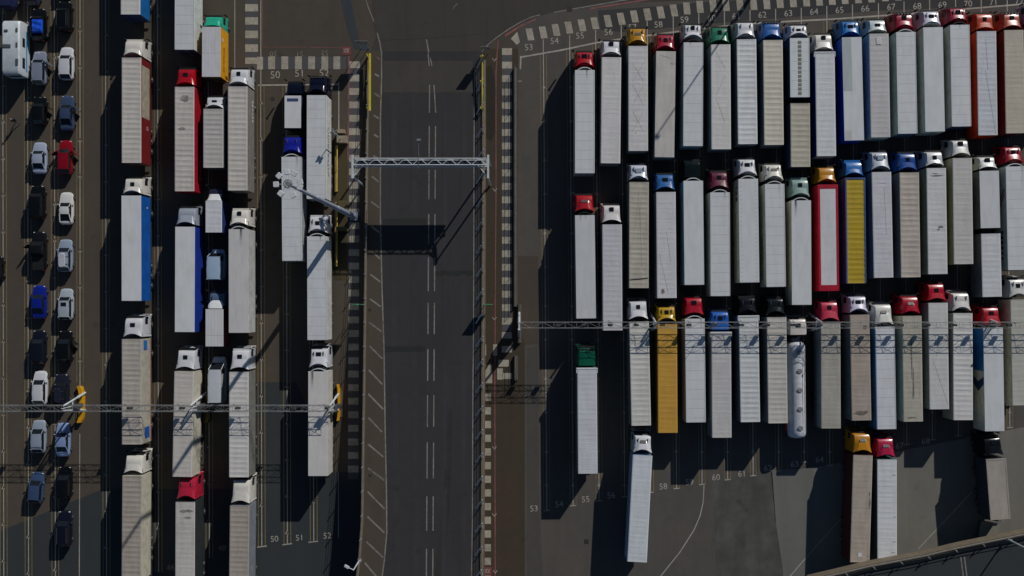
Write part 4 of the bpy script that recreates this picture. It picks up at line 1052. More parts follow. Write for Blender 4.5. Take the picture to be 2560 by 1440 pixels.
q = MB(); q.box(-1.14, -0.3, -13.3, -12.0, 3.999, 4.004); q.build('roof_sheet', roof_mat(P(136, 138, 136), 'smooth'), b)
r_, b = lorry('white cab lorry with grey ribbed roof and teal cab side below bay 66', 47, 84, 343, 2197, 2201.5, P(140, 148, 150), 'h', 'soft', P(138, 138, 140), P(70, 80, 82))
q = MB(); q.box(-0.35, 0.3, -1.4, -0.5, 4.004, 4.05, 0, 0.02); q.build('tarp_patch', plain(P(158, 158, 158), 0.5), b)
r_, b = lorry('magenta red cab lorry with white panelled reefer below bay number 67', 31, 80, 334, 2264.5, 2269.5, P(138, 12, 44), 'rH', 'panel', WC, P(88, 98, 110), 'U', rear=P(40, 50, 62))
r_, b = lorry('white cab lorry with plain smooth white roof below bay number 68', 25, 68, 329, 2332.5, 2338, P(150, 152, 162), 'h', 'smooth', WC, P(92, 98, 100))
r_, b = lorry('magenta red cab lorry with pale panelled trailer, nearest bay number 69', 17, 62, 316, 2399.5, 2404, P(136, 14, 46), 'H', 'panel', WC, P(94, 100, 108), 'U', [(0.0, 0.7, 0.6)], rear=P(20, 30, 44), extra={'unit': BLACK})
r_, b = lorry('orange cab lorry with ribbed pale grey roof and orange trailer side', 31, 78, 338, 2466, 2470, ORG, 'h', 'soft', P(142, 146, 152), P(148, 42, 16))
crease(b, (-.2, -5, 1.0, -13.2), (-.1, -1, .1, -5))
r_, b = lorry('salmon orange cab lorry with plain beige roof and maroon trailer side', 29, 75, 333, 2534.5, 2539, P(196, 92, 70), 'hr', 'tarp', P(134, 128, 116), P(46, 24, 28))
crease(b, (.5, -.6, .55, -1.0), (.55, -1.0, 1.0, -1.1), w=.08, col=(.62, .62, .6))
r_, b = lorry('lilac cab lorry mostly outside the right edge, below bay number 72', 10, 56, 316, 2601, 2606, P(120, 108, 150), 'h', 'soft', LG, P(60, 30, 40))
# ---- second row
r_, b = lorry('red cab lorry with scoop deflector and smooth white roof, leftmost of second row', 486, 538, 796, 1462, 1465.5, RED, 's', 'smooth', P(144, 147, 150), SD, 'U', [(-0.55, 1.2, 0.4), (0.1, 0.8, 0.3)], rear=P(110, 110, 110), extra={'unit': BLACK})
r_, b = lorry('white cab lorry with big dark hatch and softly ribbed white roof, second row', 511, 561, 826, 1530, 1531.5, P(158, 156, 156), 'H', 'soft', P(142, 142, 148), SD)
r_, b = lorry('pale blue white cab lorry with grey beige ribbed tarpaulin, second row', 410, 455, 720, 1597.5, 1597, P(150, 155, 165), 'a', 'rib', P(130, 127, 118), SD, 'd')
crease(b, (0, -1, -.5, -6), (.1, -3, .4, -11))
q = MB(); q.tube((-1.2, -12.6, 3.99), (1.2, -12.35, 4.0), 0.05); q.build('loose_strap', BLACK, b)
r_, b = lorry('blue cab lorry with white front lettering and creased white tarpaulin, second row', 434, 480, 745, 1664.5, 1667, P(34, 84, 140), 'h', 'tarp', P(146, 146, 148), SD)
crease(b, (0, -5, .6, -9), (-.9, -8, .2, -13)); grime(b, (-.5, -12.8, .3, .35))
r_, b = lorry('black green cab lorry with smooth white reefer trailer, second row', 400, 452, 712, 1733, 1736, P(14, 22, 24), 'c', 'smooth', WC, STL, 'U')
r_, b = lorry('maroon cab lorry with white panelled reefer trailer, second row', 428, 481, 740, 1800, 1801, MAR, 'h', 'panel', WC, P(110, 112, 110), 'U', [(0.6, 1.2, 0.5)])
r_, b = lorry('white cab lorry with dark hatch and roof dotted by rivet rows, second row', 396, 447, 706, 1870.5, 1874, CW, 'h', 'rivet', WC, P(96, 108, 112), 'U')
blob_text(b, -1, -1.2, -3.6, 2.9, 0.9, P(30, 40, 50), 3, 5); side_panel(b, -1, -13.0, -4.2, 2.4, 2.5, P(36, 46, 56), 'side_stripe')
r_, b = lorry('white cab lorry with dark lettering down its left side, second row', 409, 460, 717, 1936.5, 1940.5, CWW, 's', 'panel', WC, P(104, 108, 108), 'U', [(0.6, 1.8, 0.35)])
side_text(b, 'NORDFROST', -1, -9.4, 2.35, 1.05, P(18, 30, 44))
r_, b = lorry('grey green cab lorry with long black soot streak on white roof', 446, 501, 762, 2003, 2004.5, P(96, 116, 112), 'hv', 'smooth', WC, P(120, 120, 116), 'U', [(-0.7, 2.4, 1.0)])
r_, b = lorry('amber cab lorry with white roof panel bordered in red', 416, 461, 727, 2069.5, 2073, P(200, 138, 16), '', 'grid', P(150, 150, 152), P(110, 14, 32), 'B', front=P(128, 12, 32))
r_, b = lorry('blue and white cab lorry with yellow tarpaulin roof in a blue frame', 402, 444, 708, 2138, 2141, P(40, 104, 170), 'v', 'rib', P(126, 108, 18), P(30, 50, 92), 'F', front=P(46, 62, 104))
r_, b = lorry('silver white cab lorry with grey roof unit and plain white tarpaulin, second row', 378, 430, 694, 2203.5, 2209, P(130, 136, 146), 'a', 'tarp', P(144, 144, 148), SD)
crease(b, (-.5, -1.4, .6, -1.5), (.3, -2, .5, -8))
r_, b = lorry('deep blue cab lorry with beige ribbed tarpaulin, right of the roof unit cab', 381, 431, 693, 2273, 2277, P(16, 62, 132), 'h', 'rib', P(134, 128, 122), SD, 'd')
r_, b = lorry('white cab lorry with smudged white roof right of the beige ribbed tarpaulin', 377, 420, 685, 2340.5, 2344.5, P(148, 150, 152), 'h', 'soft', P(146, 148, 150), P(48, 52, 46))
grime(b, (.5, -7.6, .5, .16), (.2, -7.9, .2, .2), (0, -1.0, .9, .1), (-.2, -.7, .5, .07))
r_, b = lorry('white cab lorry with ribbed grey white roof, front most of second row', 348, 395, 660, 2405.5, 2409, P(146, 146, 146), 'H', 'soft', P(138, 138, 137), P(60, 60, 52))
r_, b = lorry('crimson cab lorry with white panelled reefer at the right edge, second row', 365, 416, 675, 2538.5, 2544.5, P(140, 12, 34), 'h', 'panel', WC, P(96, 104, 106), 'U', [(0.85, 3.2, 0.45)], rear=P(24, 28, 34))
q = MB()
for dy, c in ((0, 0), (-0.75, 1)): q.add([(-1.28, -2.6 + dy, 3.6), (-1.28, -3.0 + dy, 3.6), (-1.28, -5.2 + dy, 1.9), (-1.28, -4.8 + dy, 1.9)], [(0, 1, 2, 3)], c)
q.build('side_stripe', [plain(P(36, 44, 60), 0.5), plain(P(120, 20, 34), 0.5)], b); blob_text(b, -1, -8.6, -12.6, 2.7, 0.8, P(30, 36, 46), 6, 9)
# ---- third row
r_, b = lorry('dark green cab lorry with light grey roof parked apart over bay 55', 868, 921, 1184, 1467.5, 1469.5, P(10, 78, 56), 'cr', 'tarp', P(144, 147, 150), SD, 'K')
r_, b = lorry('white cab lorry with ribbed off white roof left of the yellow lorry', 752, 804, 1064, 1597.5, 1603, CW, 'h', 'rib', P(146, 146, 143), SD)
r_, b = lorry('lorry with yellow cab and whole trailer roof yellow', 765, 810, 1082, 1668, 1669.5, P(198, 158, 10), 'h', 'soft', P(140, 107, 40), P(66, 48, 16))
r_, b = lorry('red cab lorry with white panelled reefer right of the yellow lorry', 743, 797, 1056, 1737, 1740, P(146, 8, 34), 'H', 'panel', WC, P(70, 74, 76), 'U', [(0.8, 0.8, 0.8)])
r_, b = lorry('bright blue cab lorry with plain grey beige roof and white front cap', 778, 831, 1094, 1803, 1804.5, P(20, 80, 160), 'hc', 'tarp', P(138, 137, 136), SD, 'K')
grime(b, (-.4, -.55, .3, .09))
r_, b = lorry('black cab lorry with white front cap and ribbed white roof, third row', 742, 790, 1055, 1871.5, 1876, BLK, '', 'rib', P(144, 148, 150), SD, 'K')
r_, b = lorry('black cab lorry with ribbed beige roof left of the tanker', 744, 793, 1058, 1941.5, 1945, P(12, 16, 19), '', 'rib', P(138, 136, 132), SD)
r_, b = lorry('pinkish red cab lorry with dull grey ribbed roof right of the tanker', 753, 808, 1071, 2076.5, 2077.5, P(158, 38, 62), 'h', 'tarp', P(120, 118, 111), SD, 'd')
r_, b = lorry('lilac white cab lorry with brownish tarpaulin roof, third row', 740, 787, 1051, 2149, 2154, P(150, 150, 166), 'h', 'tarp', P(122, 113, 104), SD, 'd')
grime(b, (0, -12.6, 1.2, .35), (.6, -1.6, .3, .4), col=(0.25, 0.22, 0.18))
r_, b = lorry('white cab lorry with thin blue lines along its white roof edge, third row', 760, 817, 1073, 2212, 2216.5, P(156, 156, 152), 's', 'panel', P(150, 153, 157), P(40, 66, 92), '', [(-0.85, 1.0, 0.4)])
q = MB()
for x in (-1.22, -1.17): q.box(x - 0.012, x + 0.012, -13.2, -0.3, 4.002, 4.02)
q.build('roof_stripe', plain(P(70, 120, 180), 0.5), b)
r_, b = lorry('red cab lorry with stained grey beige tarpaulin roof, third row', 740, 790, 1054, 2279.5, 2283, P(146, 10, 32), 's', 'soft', P(126, 124, 115), P(80, 80, 76), 'd')
grime(b, (-.1, -5, .12, 3.2), (.1, -9, .15, 2.4), (-.2, -13.1, .7, .12), col=(0.3, 0.28, 0.235))
r_, b = lorry('red cab lorry set forward with pale creased tarpaulin, third row', 708, 757, 1023, 2345, 2348.5, P(156, 8, 28), 'h', 'tarp', P(142, 143, 141), SD)
crease(b, (-.7, -7.5, 1.15, -13.2), (0, -4, -.3, -7))
r_, b = lorry('white cab lorry with bold white ribs left of the blue chevron side', 731, 783, 1050, 2407, 2408, P(152, 150, 148), '', 'rib', P(150, 150, 150), P(66, 66, 62))
r_, b = lorry('red cab lorry with blue chevrons on the left side of its white trailer', 767, 819, 1078, 2483, 2487, P(150, 12, 30), 'h', 'smooth', WC, P(104, 112, 116), '', [(0.6, 0.8, 0.5)])
side_panel(b, -1, -5.6, -0.05, 1.16, 3.9, P(24, 78, 140))
q = MB(); x = -1.279
q.add([(x, -5.3, 3.9), (x, -5.9, 2.5), (x, -5.3, 1.2), (x, -6.3, 1.2), (x, -7.0, 2.5), (x, -6.3, 3.9)], [(0, 1, 4, 5), (1, 2, 3, 4)], 0)
q.add([(x, -6.3, 3.9), (x, -7.0, 2.5), (x, -6.3, 1.2), (x, -7.3, 1.2), (x, -8.3, 2.5), (x, -7.3, 3.9)], [(0, 1, 4, 5), (1, 2, 3, 4)], 1)
q.build('chevron', [plain(P(130, 138, 142), 0.5), plain(P(16, 36, 72), 0.5)], b)
r_, b = lorry('white cab lorry with beige roof cut by the right edge, third row', 696, 749, 1013, 2550, 2555.5, P(150, 150, 148), 'h', 'soft', P(130, 131, 125), P(70, 70, 66))
# ---- fourth row
r_, b = lorry('white lorry parked askew alone on the open apron below bay 57', 1087, 1138, 1405, 1606.5, 1592.5, CW, 's', 'tarp', P(148, 152, 157), P(70, 90, 120), 'c')
r_, b = lorry('amber cab lorry with dusty beige roof and small white patch, bottom row', 1083, 1138, 1406, 2157.5, 2149.5, P(200, 136, 10), 's', 'tarp', P(124, 116, 107), P(34, 10, 14), 'd')
grime(b, (1.05, -6.2, .14, 1.0), (1.0, -5, .1, .4), (1.0, -13.0, .12, .1))
q = MB(); q.box(-0.25, 0.2, -13.1, -12.6, 4.0, 4.02); q.build('roof_sticker', WHITEP, b)
r_, b = lorry('crimson cab lorry with white roof beside the flyover, bottom row', 1095, 1149, 1410, 2217.5, 2218, P(150, 22, 58), 's', 'soft', P(150, 153, 156), P(40, 60, 64))
grime(b, (.95, -7.4, .25, .05), (.9, -10.6, .3, .05), (.8, -12.0, .4, .05), (.9, -2, .3, .05))
# black lorry whose trailer tail sags towards the flyover
F, B = at(2490, 1147, 4.0), at(2501.5, 1299, 4.0); rz = rz_of(F, B)
root = empty('articulated_lorry', (F.x, F.y, 0), rz, 'black cab lorry with short beige trailer and low second trailer by the flyover', 'lorry', GROUP_R)
make_cab(root, (0, 0.3, 0), 2.4, BLK, 'H'); make_tractor(root, (0, 0.3, 0), 2.4, 0)
b = make_box(root, 'trailer_body', 0, (F - B).length, 'grid', BR, SD, opts='dF', seed=91, front=P(120, 116, 110)); trailer_running(root, 0, (F - B).length, 2)
LL = (F - B).length
q = MB(); q.loft([[(-1.2, -LL - 0.35, 2.1), (1.2, -LL - 0.75, 1.9), (1.2, -LL - 0.75, 1.75), (-1.2, -LL - 0.35, 1.75)], [(-1.28, -LL - 0.1, 2.25), (1.0, -LL - 0.9, 2.05), (1.0, -LL - 0.9, 1.95), (-1.28, -LL - 0.1, 1.95)]]); q.build('headboard', CHASSIS, root)
dk = make_box(root, 'rear_trailer', -LL - 1.0, 4.6, 'grid', P(92, 90, 82), SD, z0=1.0, z1=1.7, opts='d', seed=92); dk.rotation_euler = (0, 0, R(-13)); dk.location = (-0.1, -LL - 1.0, 0)
trailer_running(root, -LL - 1.0, 4.4, 2, guards=False, legs=False)

# ---- drawbar lorries: a box on the lorry itself and a second box behind it
def drawbar(label, yc, y1, y2, y3, y4, c1, c2, cab, st, k1, rc1, k2, rc2, sc, rear=None):
    F, B = at(c1, y1, 4.0), at(c2, y4, 4.0); rz = rz_of(F, B); L1 = at(c1, y1, 4).y - at(c1, y2, 4).y; off = at(c1, y1, 4).y - at(c1, y3, 4).y; L2 = at(c1, y3, 4).y - at(c1, y4, 4).y
    root = empty('drawbar_lorry', (F.x, F.y, 0), rz, label, 'lorry', GROUP_R)
    C = at(c1, yc, 3.45); L = max(1.6, C.y - F.y - 0.25)
    make_cab(root, (0, 0.25, 0), L, cab, st)
    q = MB()
    for s_ in (-1, 1): q.box(s_ * 0.42 - 0.06, s_ * 0.42 + 0.06, -off - 1.0, L, 0.7, 0.98)
    q.tube((0, -L1, 0.8), (0, -off, 0.8), 0.09); q.build('lorry_frame', CHASSIS, root)
    a = make_box(root, 'front_box', 0, L1, k1, rc1, sc, seed=51, rear=rear); b2 = make_box(root, 'rear_box', -off, L2, k2, rc2, sc, seed=52, rear=rear)
    for s_ in (-1, 1):
        wheel(root, s_ * 1.06, L - 0.75); wheel(root, s_ * 0.98, -L1 + 2.2, 0.5, 0.6, 'dual'); wheel(root, s_ * 1.06, -L1 + 0.95)
        for yy in (-off - 1.6, -off - L2 + 2.0, -off - L2 + 0.8): wheel(root, s_ * 1.06, yy)
    return root, a, b2
r_, a, b2 = drawbar('white cab drawbar lorry with dark skylight strip on its front box', 60, 95, 243, 258, 417, 1999, 2001.5, CW, 'h', 'panel', P(150, 155, 158), 'rib', P(132, 128, 116), P(28, 46, 70), rear=P(20, 34, 48))
q = MB()
for i in range(13): q.box(-0.22, 0.22, -0.75 - i * 0.545, -0.36 - i * 0.545, 3.999, 4.02)
q.build('skylight', plain(P(96, 96, 82), 0.35, 'translucent_sheet'), a)
r_, a, b2 = drawbar('white cab drawbar lorry with two plain white boxes, second row', 390, 427, 570, 584, 742, 2473, 2480.5, P(150, 152, 152), 'H', 'smooth', P(146, 148, 150), 'soft', P(146, 148, 150), P(70, 76, 80))

# ---- tanker
F, B = at(1996, 856, 3.3), at(1999, 1097, 3.3); rz = rz_of(F, B); LT = (F - B).length
root = empty('tanker_lorry', (F.x, F.y, 0), rz, 'white and red tanker lorry with five round lids along its tank', 'tanker', GROUP_R)
make_cab(root, (0.0, 0.95, 0), 2.15, P(156, 152, 148), 'cnh', ht=3.4); make_tractor(root, (0, 0.95, 0), 2.15, 0)
q = MB(); n = 24; tk = []
for y, s_ in ((0.02, 0.55), (-0.12, 0.8), (-0.4, 0.97), (-0.8, 1.0), (-LT + 0.8, 1.0), (-LT + 0.35, 0.96), (-LT + 0.1, 0.8), (-LT, 0.55)):
    tk.append([(s_ * 1.24 * math.cos(2 * math.pi * k / n) * (1 - 0.06 * abs(math.sin(4 * math.pi * k / n))), y, 2.15 + s_ * 1.12 * math.sin(2 * math.pi * k / n)) for k in range(n)])
q.loft(tk); tank = q.build('tank', paint(P(150, 153, 158), 0.3, 'tank_white', 0.25), root, smooth=40)
for s_ in (-1, 1):
    q = MB(); q.box(s_ * 1.27 - 0.03, s_ * 1.27 + 0.03, -LT + 0.8, -0.9, 1.3, 2.0, 0, 0.02); q.build('side_band', plain(P(140, 26, 22), 0.5), tank)
    q = MB(); q.tube((s_ * 0.72, -0.9, 3.32), (s_ * 0.72, -LT + 0.9, 3.32), 0.035); q.build('catwalk_rail', GGREY, tank)
for i in range(5):
    y = -1.25 - i * (LT - 2.6) / 4
    q = MB(); q.tube((0.12, y, 3.2), (0.12, y, 3.33), 0.34, 0, 16); q.tube((0.12, y, 3.33), (0.12, y, 3.36), 0.26, 0, 16); q.tube((-0.2, y, 3.36), (0.45, y, 3.36), 0.03); q.build('manhole_lid', plain(P(104, 106, 108), 0.5, 'lid_metal', 0.1), tank)
q = MB(); q.box(-0.5, 0.5, -0.2, 0.5, 1.2, 2.4, 0, 0.08); q.tube((0, 0.5, 2.2), (0.35, 0.75, 2.9), 0.06); q.build('pump', GGREY, root)
trailer_running(root, 0, LT)

# ---- rigid trucks of the left block
def box_truck(label, yc, y1, y2, c1, c2, cab, st, rk, rc, sc, wpx, z1=3.5, ht=3.0, rear=None, opts='', soot=None):
    F, B = at(c1, y1, z1), at(c2, y2, z1); rz = rz_of(F, B); Lt = (F - B).length; hw = wpx / PXM * (CAM_H - z1) / CAM_H / 2
    root = empty('box_truck', (F.x, F.y, 0), rz, label, 'box truck', 'box trucks and vans between the lorries')
    C = at(c1, yc, ht - 0.2); L = max(1.3, C.y - F.y - 0.12)
    k = hw / 1.275; cab_o = make_cab(root, (0, 0.12, 0), L, cab, st, ht=ht); cab_o.scale = (k * 0.97, 1, 1)
    _seed[0] += 1
    body = make_box(root, 'box_body', 0, Lt, rk, rc, sc, z0=1.0, z1=z1, hw=hw, rear=rear, opts=opts, seed=_seed[0], soot=soot)
    q = MB()
    for s_ in (-1, 1): q.box(s_ * 0.4 - 0.06, s_ * 0.4 + 0.06, -Lt + 0.1, L, 0.6, 0.86)
    q.build('frame', CHASSIS, root)
    for s_ in (-1, 1): wheel(root, s_ * (hw - 0.2), L - 0.75, 0.42, 0.28, 'small'); wheel(root, s_ * (hw - 0.22), -Lt + 1.5, 0.42, 0.42, 'smalldual')
    return root, body
r_, b = box_truck('yellow box truck with teal green cab and white fluted roof', 38, 67, 192, 528.5, 528, P(30, 150, 122), 'f', 'long', P(150, 150, 153), P(168, 120, 16), 47, 3.9, 3.6, rear=P(36, 32, 28))
q = MB(); q.add([(1.235, -1.2, 3.2), (1.235, -1.5, 3.4), (1.235, -1.75, 3.1), (1.235, -1.5, 2.8)], [(0, 1, 2, 3)]); q.build('emblem', WHITEP, b); blob_text(b, 1, -5.4, -2.2, 2.7, 0.4, P(120, 84, 14), 9, 3)
r_, b = box_truck('box truck with white cab and grey ribbed tarpaulin between two beige trailers', 240, 272, 419, 533, 533, CW, 'h', 'rib', P(134, 132, 129), P(60, 66, 66), 51, 3.7, 3.3)
r_, b = box_truck('small box truck with navy cab, white deflector and white ribbed box', 470, 502, 581, 534, 534, P(26, 32, 54), 'n', 'soft', P(154, 156, 162), P(26, 40, 86), 42, 3.2, 2.5, rear=P(14, 22, 50))
q = MB(); q.grid(lambda i, j: ((2 * j - 1) * (0.78 + 0.22 * i ** 3), 0.95 - 0.9 * i, 2.55 + 0.55 * i ** 0.8 - 0.14 * abs(2 * j - 1) ** 6), 6, 10); q.build('wind_deflector', WHITEP, r_, smooth=40)
r_, b = box_truck('small box truck with slate blue cab and white seamed roof by the sooty reefer', 732, 773, 866, 536, 536, P(70, 90, 116), 'n', 'long', P(150, 151, 152), P(70, 24, 30), 45, 3.3, 2.5)
q = MB(); q.grid(lambda i, j: ((2 * j - 1) * (0.62 + 0.36 * math.sin(math.pi * min(1, i * 0.7))) , 1.15 - 1.05 * i, 2.5 + 0.6 * i ** 0.7 - 0.14 * abs(2 * j - 1) ** 6), 6, 10); q.build('wind_deflector', WHITEP, r_, smooth=40)
r_, b = box_truck('navy cab box truck with a blue smear on its white roof', 205, 239, 320, 732, 732, NAV, 'n', 'smooth', P(154, 154, 157), P(24, 32, 52), 42, 3.2, 2.6)
q = MB(); q.box(-0.75, 0.7, -0.75, -0.35, 3.195, 3.215); q.build('roof_smear', plain(P(38, 52, 84), 0.7), b)

# ---------------------------------------------------------------- vans, motorhome and cars
def body_ring(y, w_, zlo, zb, crown):
    half = [(w_ * 0.86, zlo), (w_ * 0.97, zlo + 0.12), (w_, zlo + (zb - zlo) * 0.5), (w_ * 0.975, zb - 0.10), (w_ * 0.89, zb), (w_ * 0.5, zb + crown * 0.8), (0.001, zb + crown)]
    return [(x, y, z) for x, z in half] + [(-x, y, z) for x, z in half[::-1]]

KINDS = {  # belt, roof height, bonnet height, tail height, windscreen base/top and rear glass top/base as fractions of the length, top half-width share
    'hatch':  (0.92, 1.46, 0.80, 0.98, 0.24, 0.40, 0.86, 0.975, 0.80),
    'estate': (0.93, 1.47, 0.80, 1.00, 0.25, 0.39, 0.90, 0.985, 0.80),
    'saloon': (0.92, 1.42, 0.80, 0.96, 0.26, 0.40, 0.68, 0.84, 0.77),
    'suv':    (1.08, 1.72, 0.98, 1.12, 0.24, 0.36, 0.90, 0.98, 0.82),
    'coupe':  (0.90, 1.34, 0.76, 0.96, 0.30, 0.46, 0.68, 0.92, 0.72),
    'pickup': (1.06, 1.74, 0.98, 1.06, 0.25, 0.37, 0.56, 0.62, 0.82),
    'highvan': (1.35, 2.75, 1.12, 1.40, 0.13, 0.27, 0.97, 0.995, 0.90),
    'van':    (1.20, 1.98, 1.02, 1.25, 0.17, 0.34, 0.965, 0.995, 0.88),
}
def car(label, x0, x1, y0, y1, col, kind='hatch', doors='', roofrails=False, roofbox=None, sunroof=False, cat='car', rz=0.0, roofcol=None, cargo=None):
    """x0..x1, y0..y1: the car's outline in the photograph; every car faces up the picture"""
    belt, zr_, zbon, ztail, f1, f2, f3, f4, tw = KINDS[kind]
    pc = at((x0 + x1) / 2, (y0 + y1) / 2, 0.75)
    L = (y1 - y0) / PXM * 0.985; isvan = kind in ('van', 'highvan'); W = (0.98 if isvan else 0.90)
    root = empty('van' if isvan else 'pickup_truck' if kind == 'pickup' else 'parked_car', (pc.x, pc.y, 0), rz, label, cat, 'cars queued in the car lanes' if x0 < 220 else 'box trucks and vans between the lorries')
    pm = paint(mul(col, 0.6 if max(col) > 3 * min(col) and max(col) > 0.1 else 0.92), 0.25 if max(col) > 0.05 else 0.13, 'car_paint', 0.06, 0.0, 0.4 if max(col) > 0.05 else 0.05); h = L / 2
    q = MB(); rings = []
    for t, ws, zl, zb, cr in ((0.0, 0.42, 0.38, 0.60, 0.01), (0.014, 0.63, 0.28, zbon - 0.15, 0.02), (0.04, 0.80, 0.26, zbon - 0.08, 0.04), (0.085, 0.91, 0.24, zbon - 0.03, 0.05), (0.15, 0.975, 0.22, zbon, 0.06), (f1, 0.99, 0.2, belt, 0.05), (0.5, 1.0, 0.2, belt + 0.01, 0.02), (0.80, 0.99, 0.2, belt + 0.02, 0.02), (0.92, 0.94, 0.24, ztail, 0.03), (0.975, 0.84, 0.3, ztail - 0.05, 0.02), (0.993, 0.72, 0.34, ztail - 0.12, 0.02), (1.0, 0.6, 0.38, ztail - 0.28, 0.01)):
        rings.append(body_ring(h - t * L, W * ws, zl, zb, cr))
    q.loft(rings); body = q.build('body', pm, root, smooth=38)
    ya, yb, yc, yd = (h - f * L for f in (f1, f2, f3, f4)); bw, tp = W * 0.87, W * tw
    q = MB()                                                       # glasshouse
    def gring(y, w_, z, lo): return [(bw if lo else w_, y, z if lo else z), (-(bw if lo else w_), y, z if lo else z)]
    lo = belt - 0.05
    vs = [(-bw * 0.92, ya, lo), (bw * 0.92, ya, lo), (bw, yb + 0.1, lo), (bw, yc, lo), (bw * 0.92, yd, ztail - 0.02), (-bw * 0.92, yd, ztail - 0.02), (-bw, yc, lo), (-bw, yb + 0.1, lo),
          (-tp * 0.93, yb, zr_ - 0.04), (tp * 0.93, yb, zr_ - 0.04), (tp, (yb + yc) / 2 + 0.3, zr_ - 0.015), (tp * 0.95, yc, zr_ - 0.05), (-tp * 0.95, yc, zr_ - 0.05), (-tp, (yb + yc) / 2 + 0.3, zr_ - 0.015)]
    q.add(vs, [(0, 1, 9, 8), (1, 2, 10, 9), (2, 3, 11, 10), (3, 4, 11), (4, 5, 12, 11), (5, 6, 12), (6, 7, 13, 12), (7, 0, 8, 13), (8, 9, 10, 13), (13, 10, 11, 12)])
    glass = q.build('windows', GLASS, body)
    rm = paint(roofcol, 0.25, 'car_roof', 0.06, 0.0, 0.6) if roofcol else pm
    q = MB()                                                       # roof skin and pillars
    def rf(i, j):
        u = 2 * j - 1; y = yb + 0.02 + (yc - yb - 0.04) * i; hwid = tp * (0.94 + 0.07 * math.sin(math.pi * min(1, i * 1.1))) + 0.012
        return (u * hwid, y, zr_ + 0.03 * (1 - u * u) + 0.025 * math.sin(math.pi * i) - 0.03 * abs(u) ** 6 - 0.02)
    q.grid(rf, 8, 8)
    for s_ in (-1, 1):
        pw = 0.045
        q.tube((s_ * bw * 0.93, ya + 0.02, lo + 0.03), (s_ * tp * 0.95, yb, zr_ - 0.03), pw)
        q.tube((s_ * bw * 0.94, yd - 0.01, ztail), (s_ * tp * 0.97, yc, zr_ - 0.04), pw * 1.7)
    q.build('roof', rm, body, smooth=40)
    if isvan:
        for s_ in (-1, 1):
            q = MB(); ysd = yb - 0.55
            q.add([(s_ * (bw + 0.006), ysd, lo + 0.02), (s_ * (bw + 0.006), yd + 0.1, lo + 0.02), (s_ * (tp + 0.02), yc + 0.02, zr_ - 0.02), (s_ * (tp + 0.02), ysd, zr_ - 0.02)], [(0, 1, 2, 3)]); q.build('side_panel', pm, body)
        q = MB(); q.add([(-bw * 0.9, yd - 0.006, ztail), (bw * 0.9, yd - 0.006, ztail), (tp * 0.94, yc - 0.006, zr_ - 0.04), (-tp * 0.94, yc - 0.006, zr_ - 0.04)], [(0, 1, 2, 3)]); q.build('rear_panel', pm, body)
    if kind == 'pickup':
        q = MB(); q.box(-W * 0.8, W * 0.8, -h + 0.12, yd - 0.08, belt - 0.02, belt + 0.045, 0, 0.02); q.build('bed_cover', BLACK, body)
    for s_ in (-1, 1):
        q = MB(); q.box(s_ * 0.66 * W - 0.11, s_ * 0.66 * W + 0.11, h - 0.26, h - 0.1, zbon - 0.24, zbon - 0.085, 0, 0.04); q.build('headlight', LAMP, body)
        q = MB(); q.box(s_ * 0.66 * W - 0.13, s_ * 0.66 * W + 0.13, -h + 0.02, -h + 0.12, ztail - 0.3, ztail - 0.12, 0, 0.02); q.build('tail_light', REDL, body)
        q = MB(); q.box(s_ * (W + 0.10) - 0.1, s_ * (W + 0.10) + 0.1, ya - 0.42, ya - 0.28, belt - 0.02, belt + 0.13, 0, 0.04); q.build('mirror', pm, body)
        for t in (0.185, 0.80): wheel(root, s_ * (W - 0.09), h - t * L, 0.33, 0.22, 'car')
    for s_, code in ((1, 'r'), (-1, 'l')):
        if code in doors:
            q = MB(); q.box(-0.035, 0.035, -1.05, 0, 0.32, belt, 0, 0.02); q.tube((0, 0, belt), (-s_ * 0.06, -0.35, zr_ - 0.12), 0.025); q.tube((-s_ * 0.06, -0.35, zr_ - 0.12), (-s_ * 0.06, -1.0, zr_ - 0.14), 0.025)
            d = q.build('door', pm, body, (s_ * (W - 0.02), ya - 0.28, 0)); d.rotation_euler = (0, 0, s_ * R(52))
            q = MB(); q.box(-0.01, 0.01, -1.03, -0.3, belt + 0.01, zr_ - 0.16); q.build('door_window', GLASS, d)
            q = MB(); q.box(s_ * W * 0.80, s_ * W * 0.80 + s_ * 0.001 + 0.0, 0, 0.01, 0.3, 0.31)
            q = MB(); x = s_ * (W + 0.004); q.add([(x, ya - 0.3, 0.36), (x, ya - 1.35, 0.36), (x - s_ * 0.11, ya - 1.35, belt + 0.01), (x - s_ * 0.11, ya - 0.3, belt + 0.01)], [(0, 1, 2, 3)]); q.build('door_opening', BLACK, body)
    if roofrails:
        for s_ in (-1, 1):
            q = MB(); q.tube((s_ * tp * 0.86, yb - 0.2, zr_ + 0.06), (s_ * tp * 0.86, yc + 0.15, zr_ + 0.06), 0.028); q.build('roof_rail', HUB, body)
    if roofbox:
        q = MB(); yy = (yb + yc) / 2 - 0.1
        def rb(s): return [(s * 0.42 * math.cos(k * math.pi / 8) ** 1 if False else s * 0.42 * max(-1, min(1, 1.3 * math.cos(k * math.pi / 8))), yy + s * 0.95 * max(-1, min(1, 1.25 * math.sin(k * math.pi / 8))), 0) for k in range(16)]
        q.loft([[(x, y, zr_ + 0.05) for x, y, _ in rb(0.92)], [(x, y, zr_ + 0.2) for x, y, _ in rb(1.0)], [(x, y, zr_ + 0.36) for x, y, _ in rb(0.9)]])
        q.build('roof_box', paint(roofbox, 0.3, 'roof_box'), body, smooth=40)
        for yo in (0.5, -0.5):
            q = MB(); q.tube((-tp * 0.95, yy + yo, zr_ + 0.04), (tp * 0.95, yy + yo, zr_ + 0.04), 0.03); q.build('roof_bar', HUB, body)
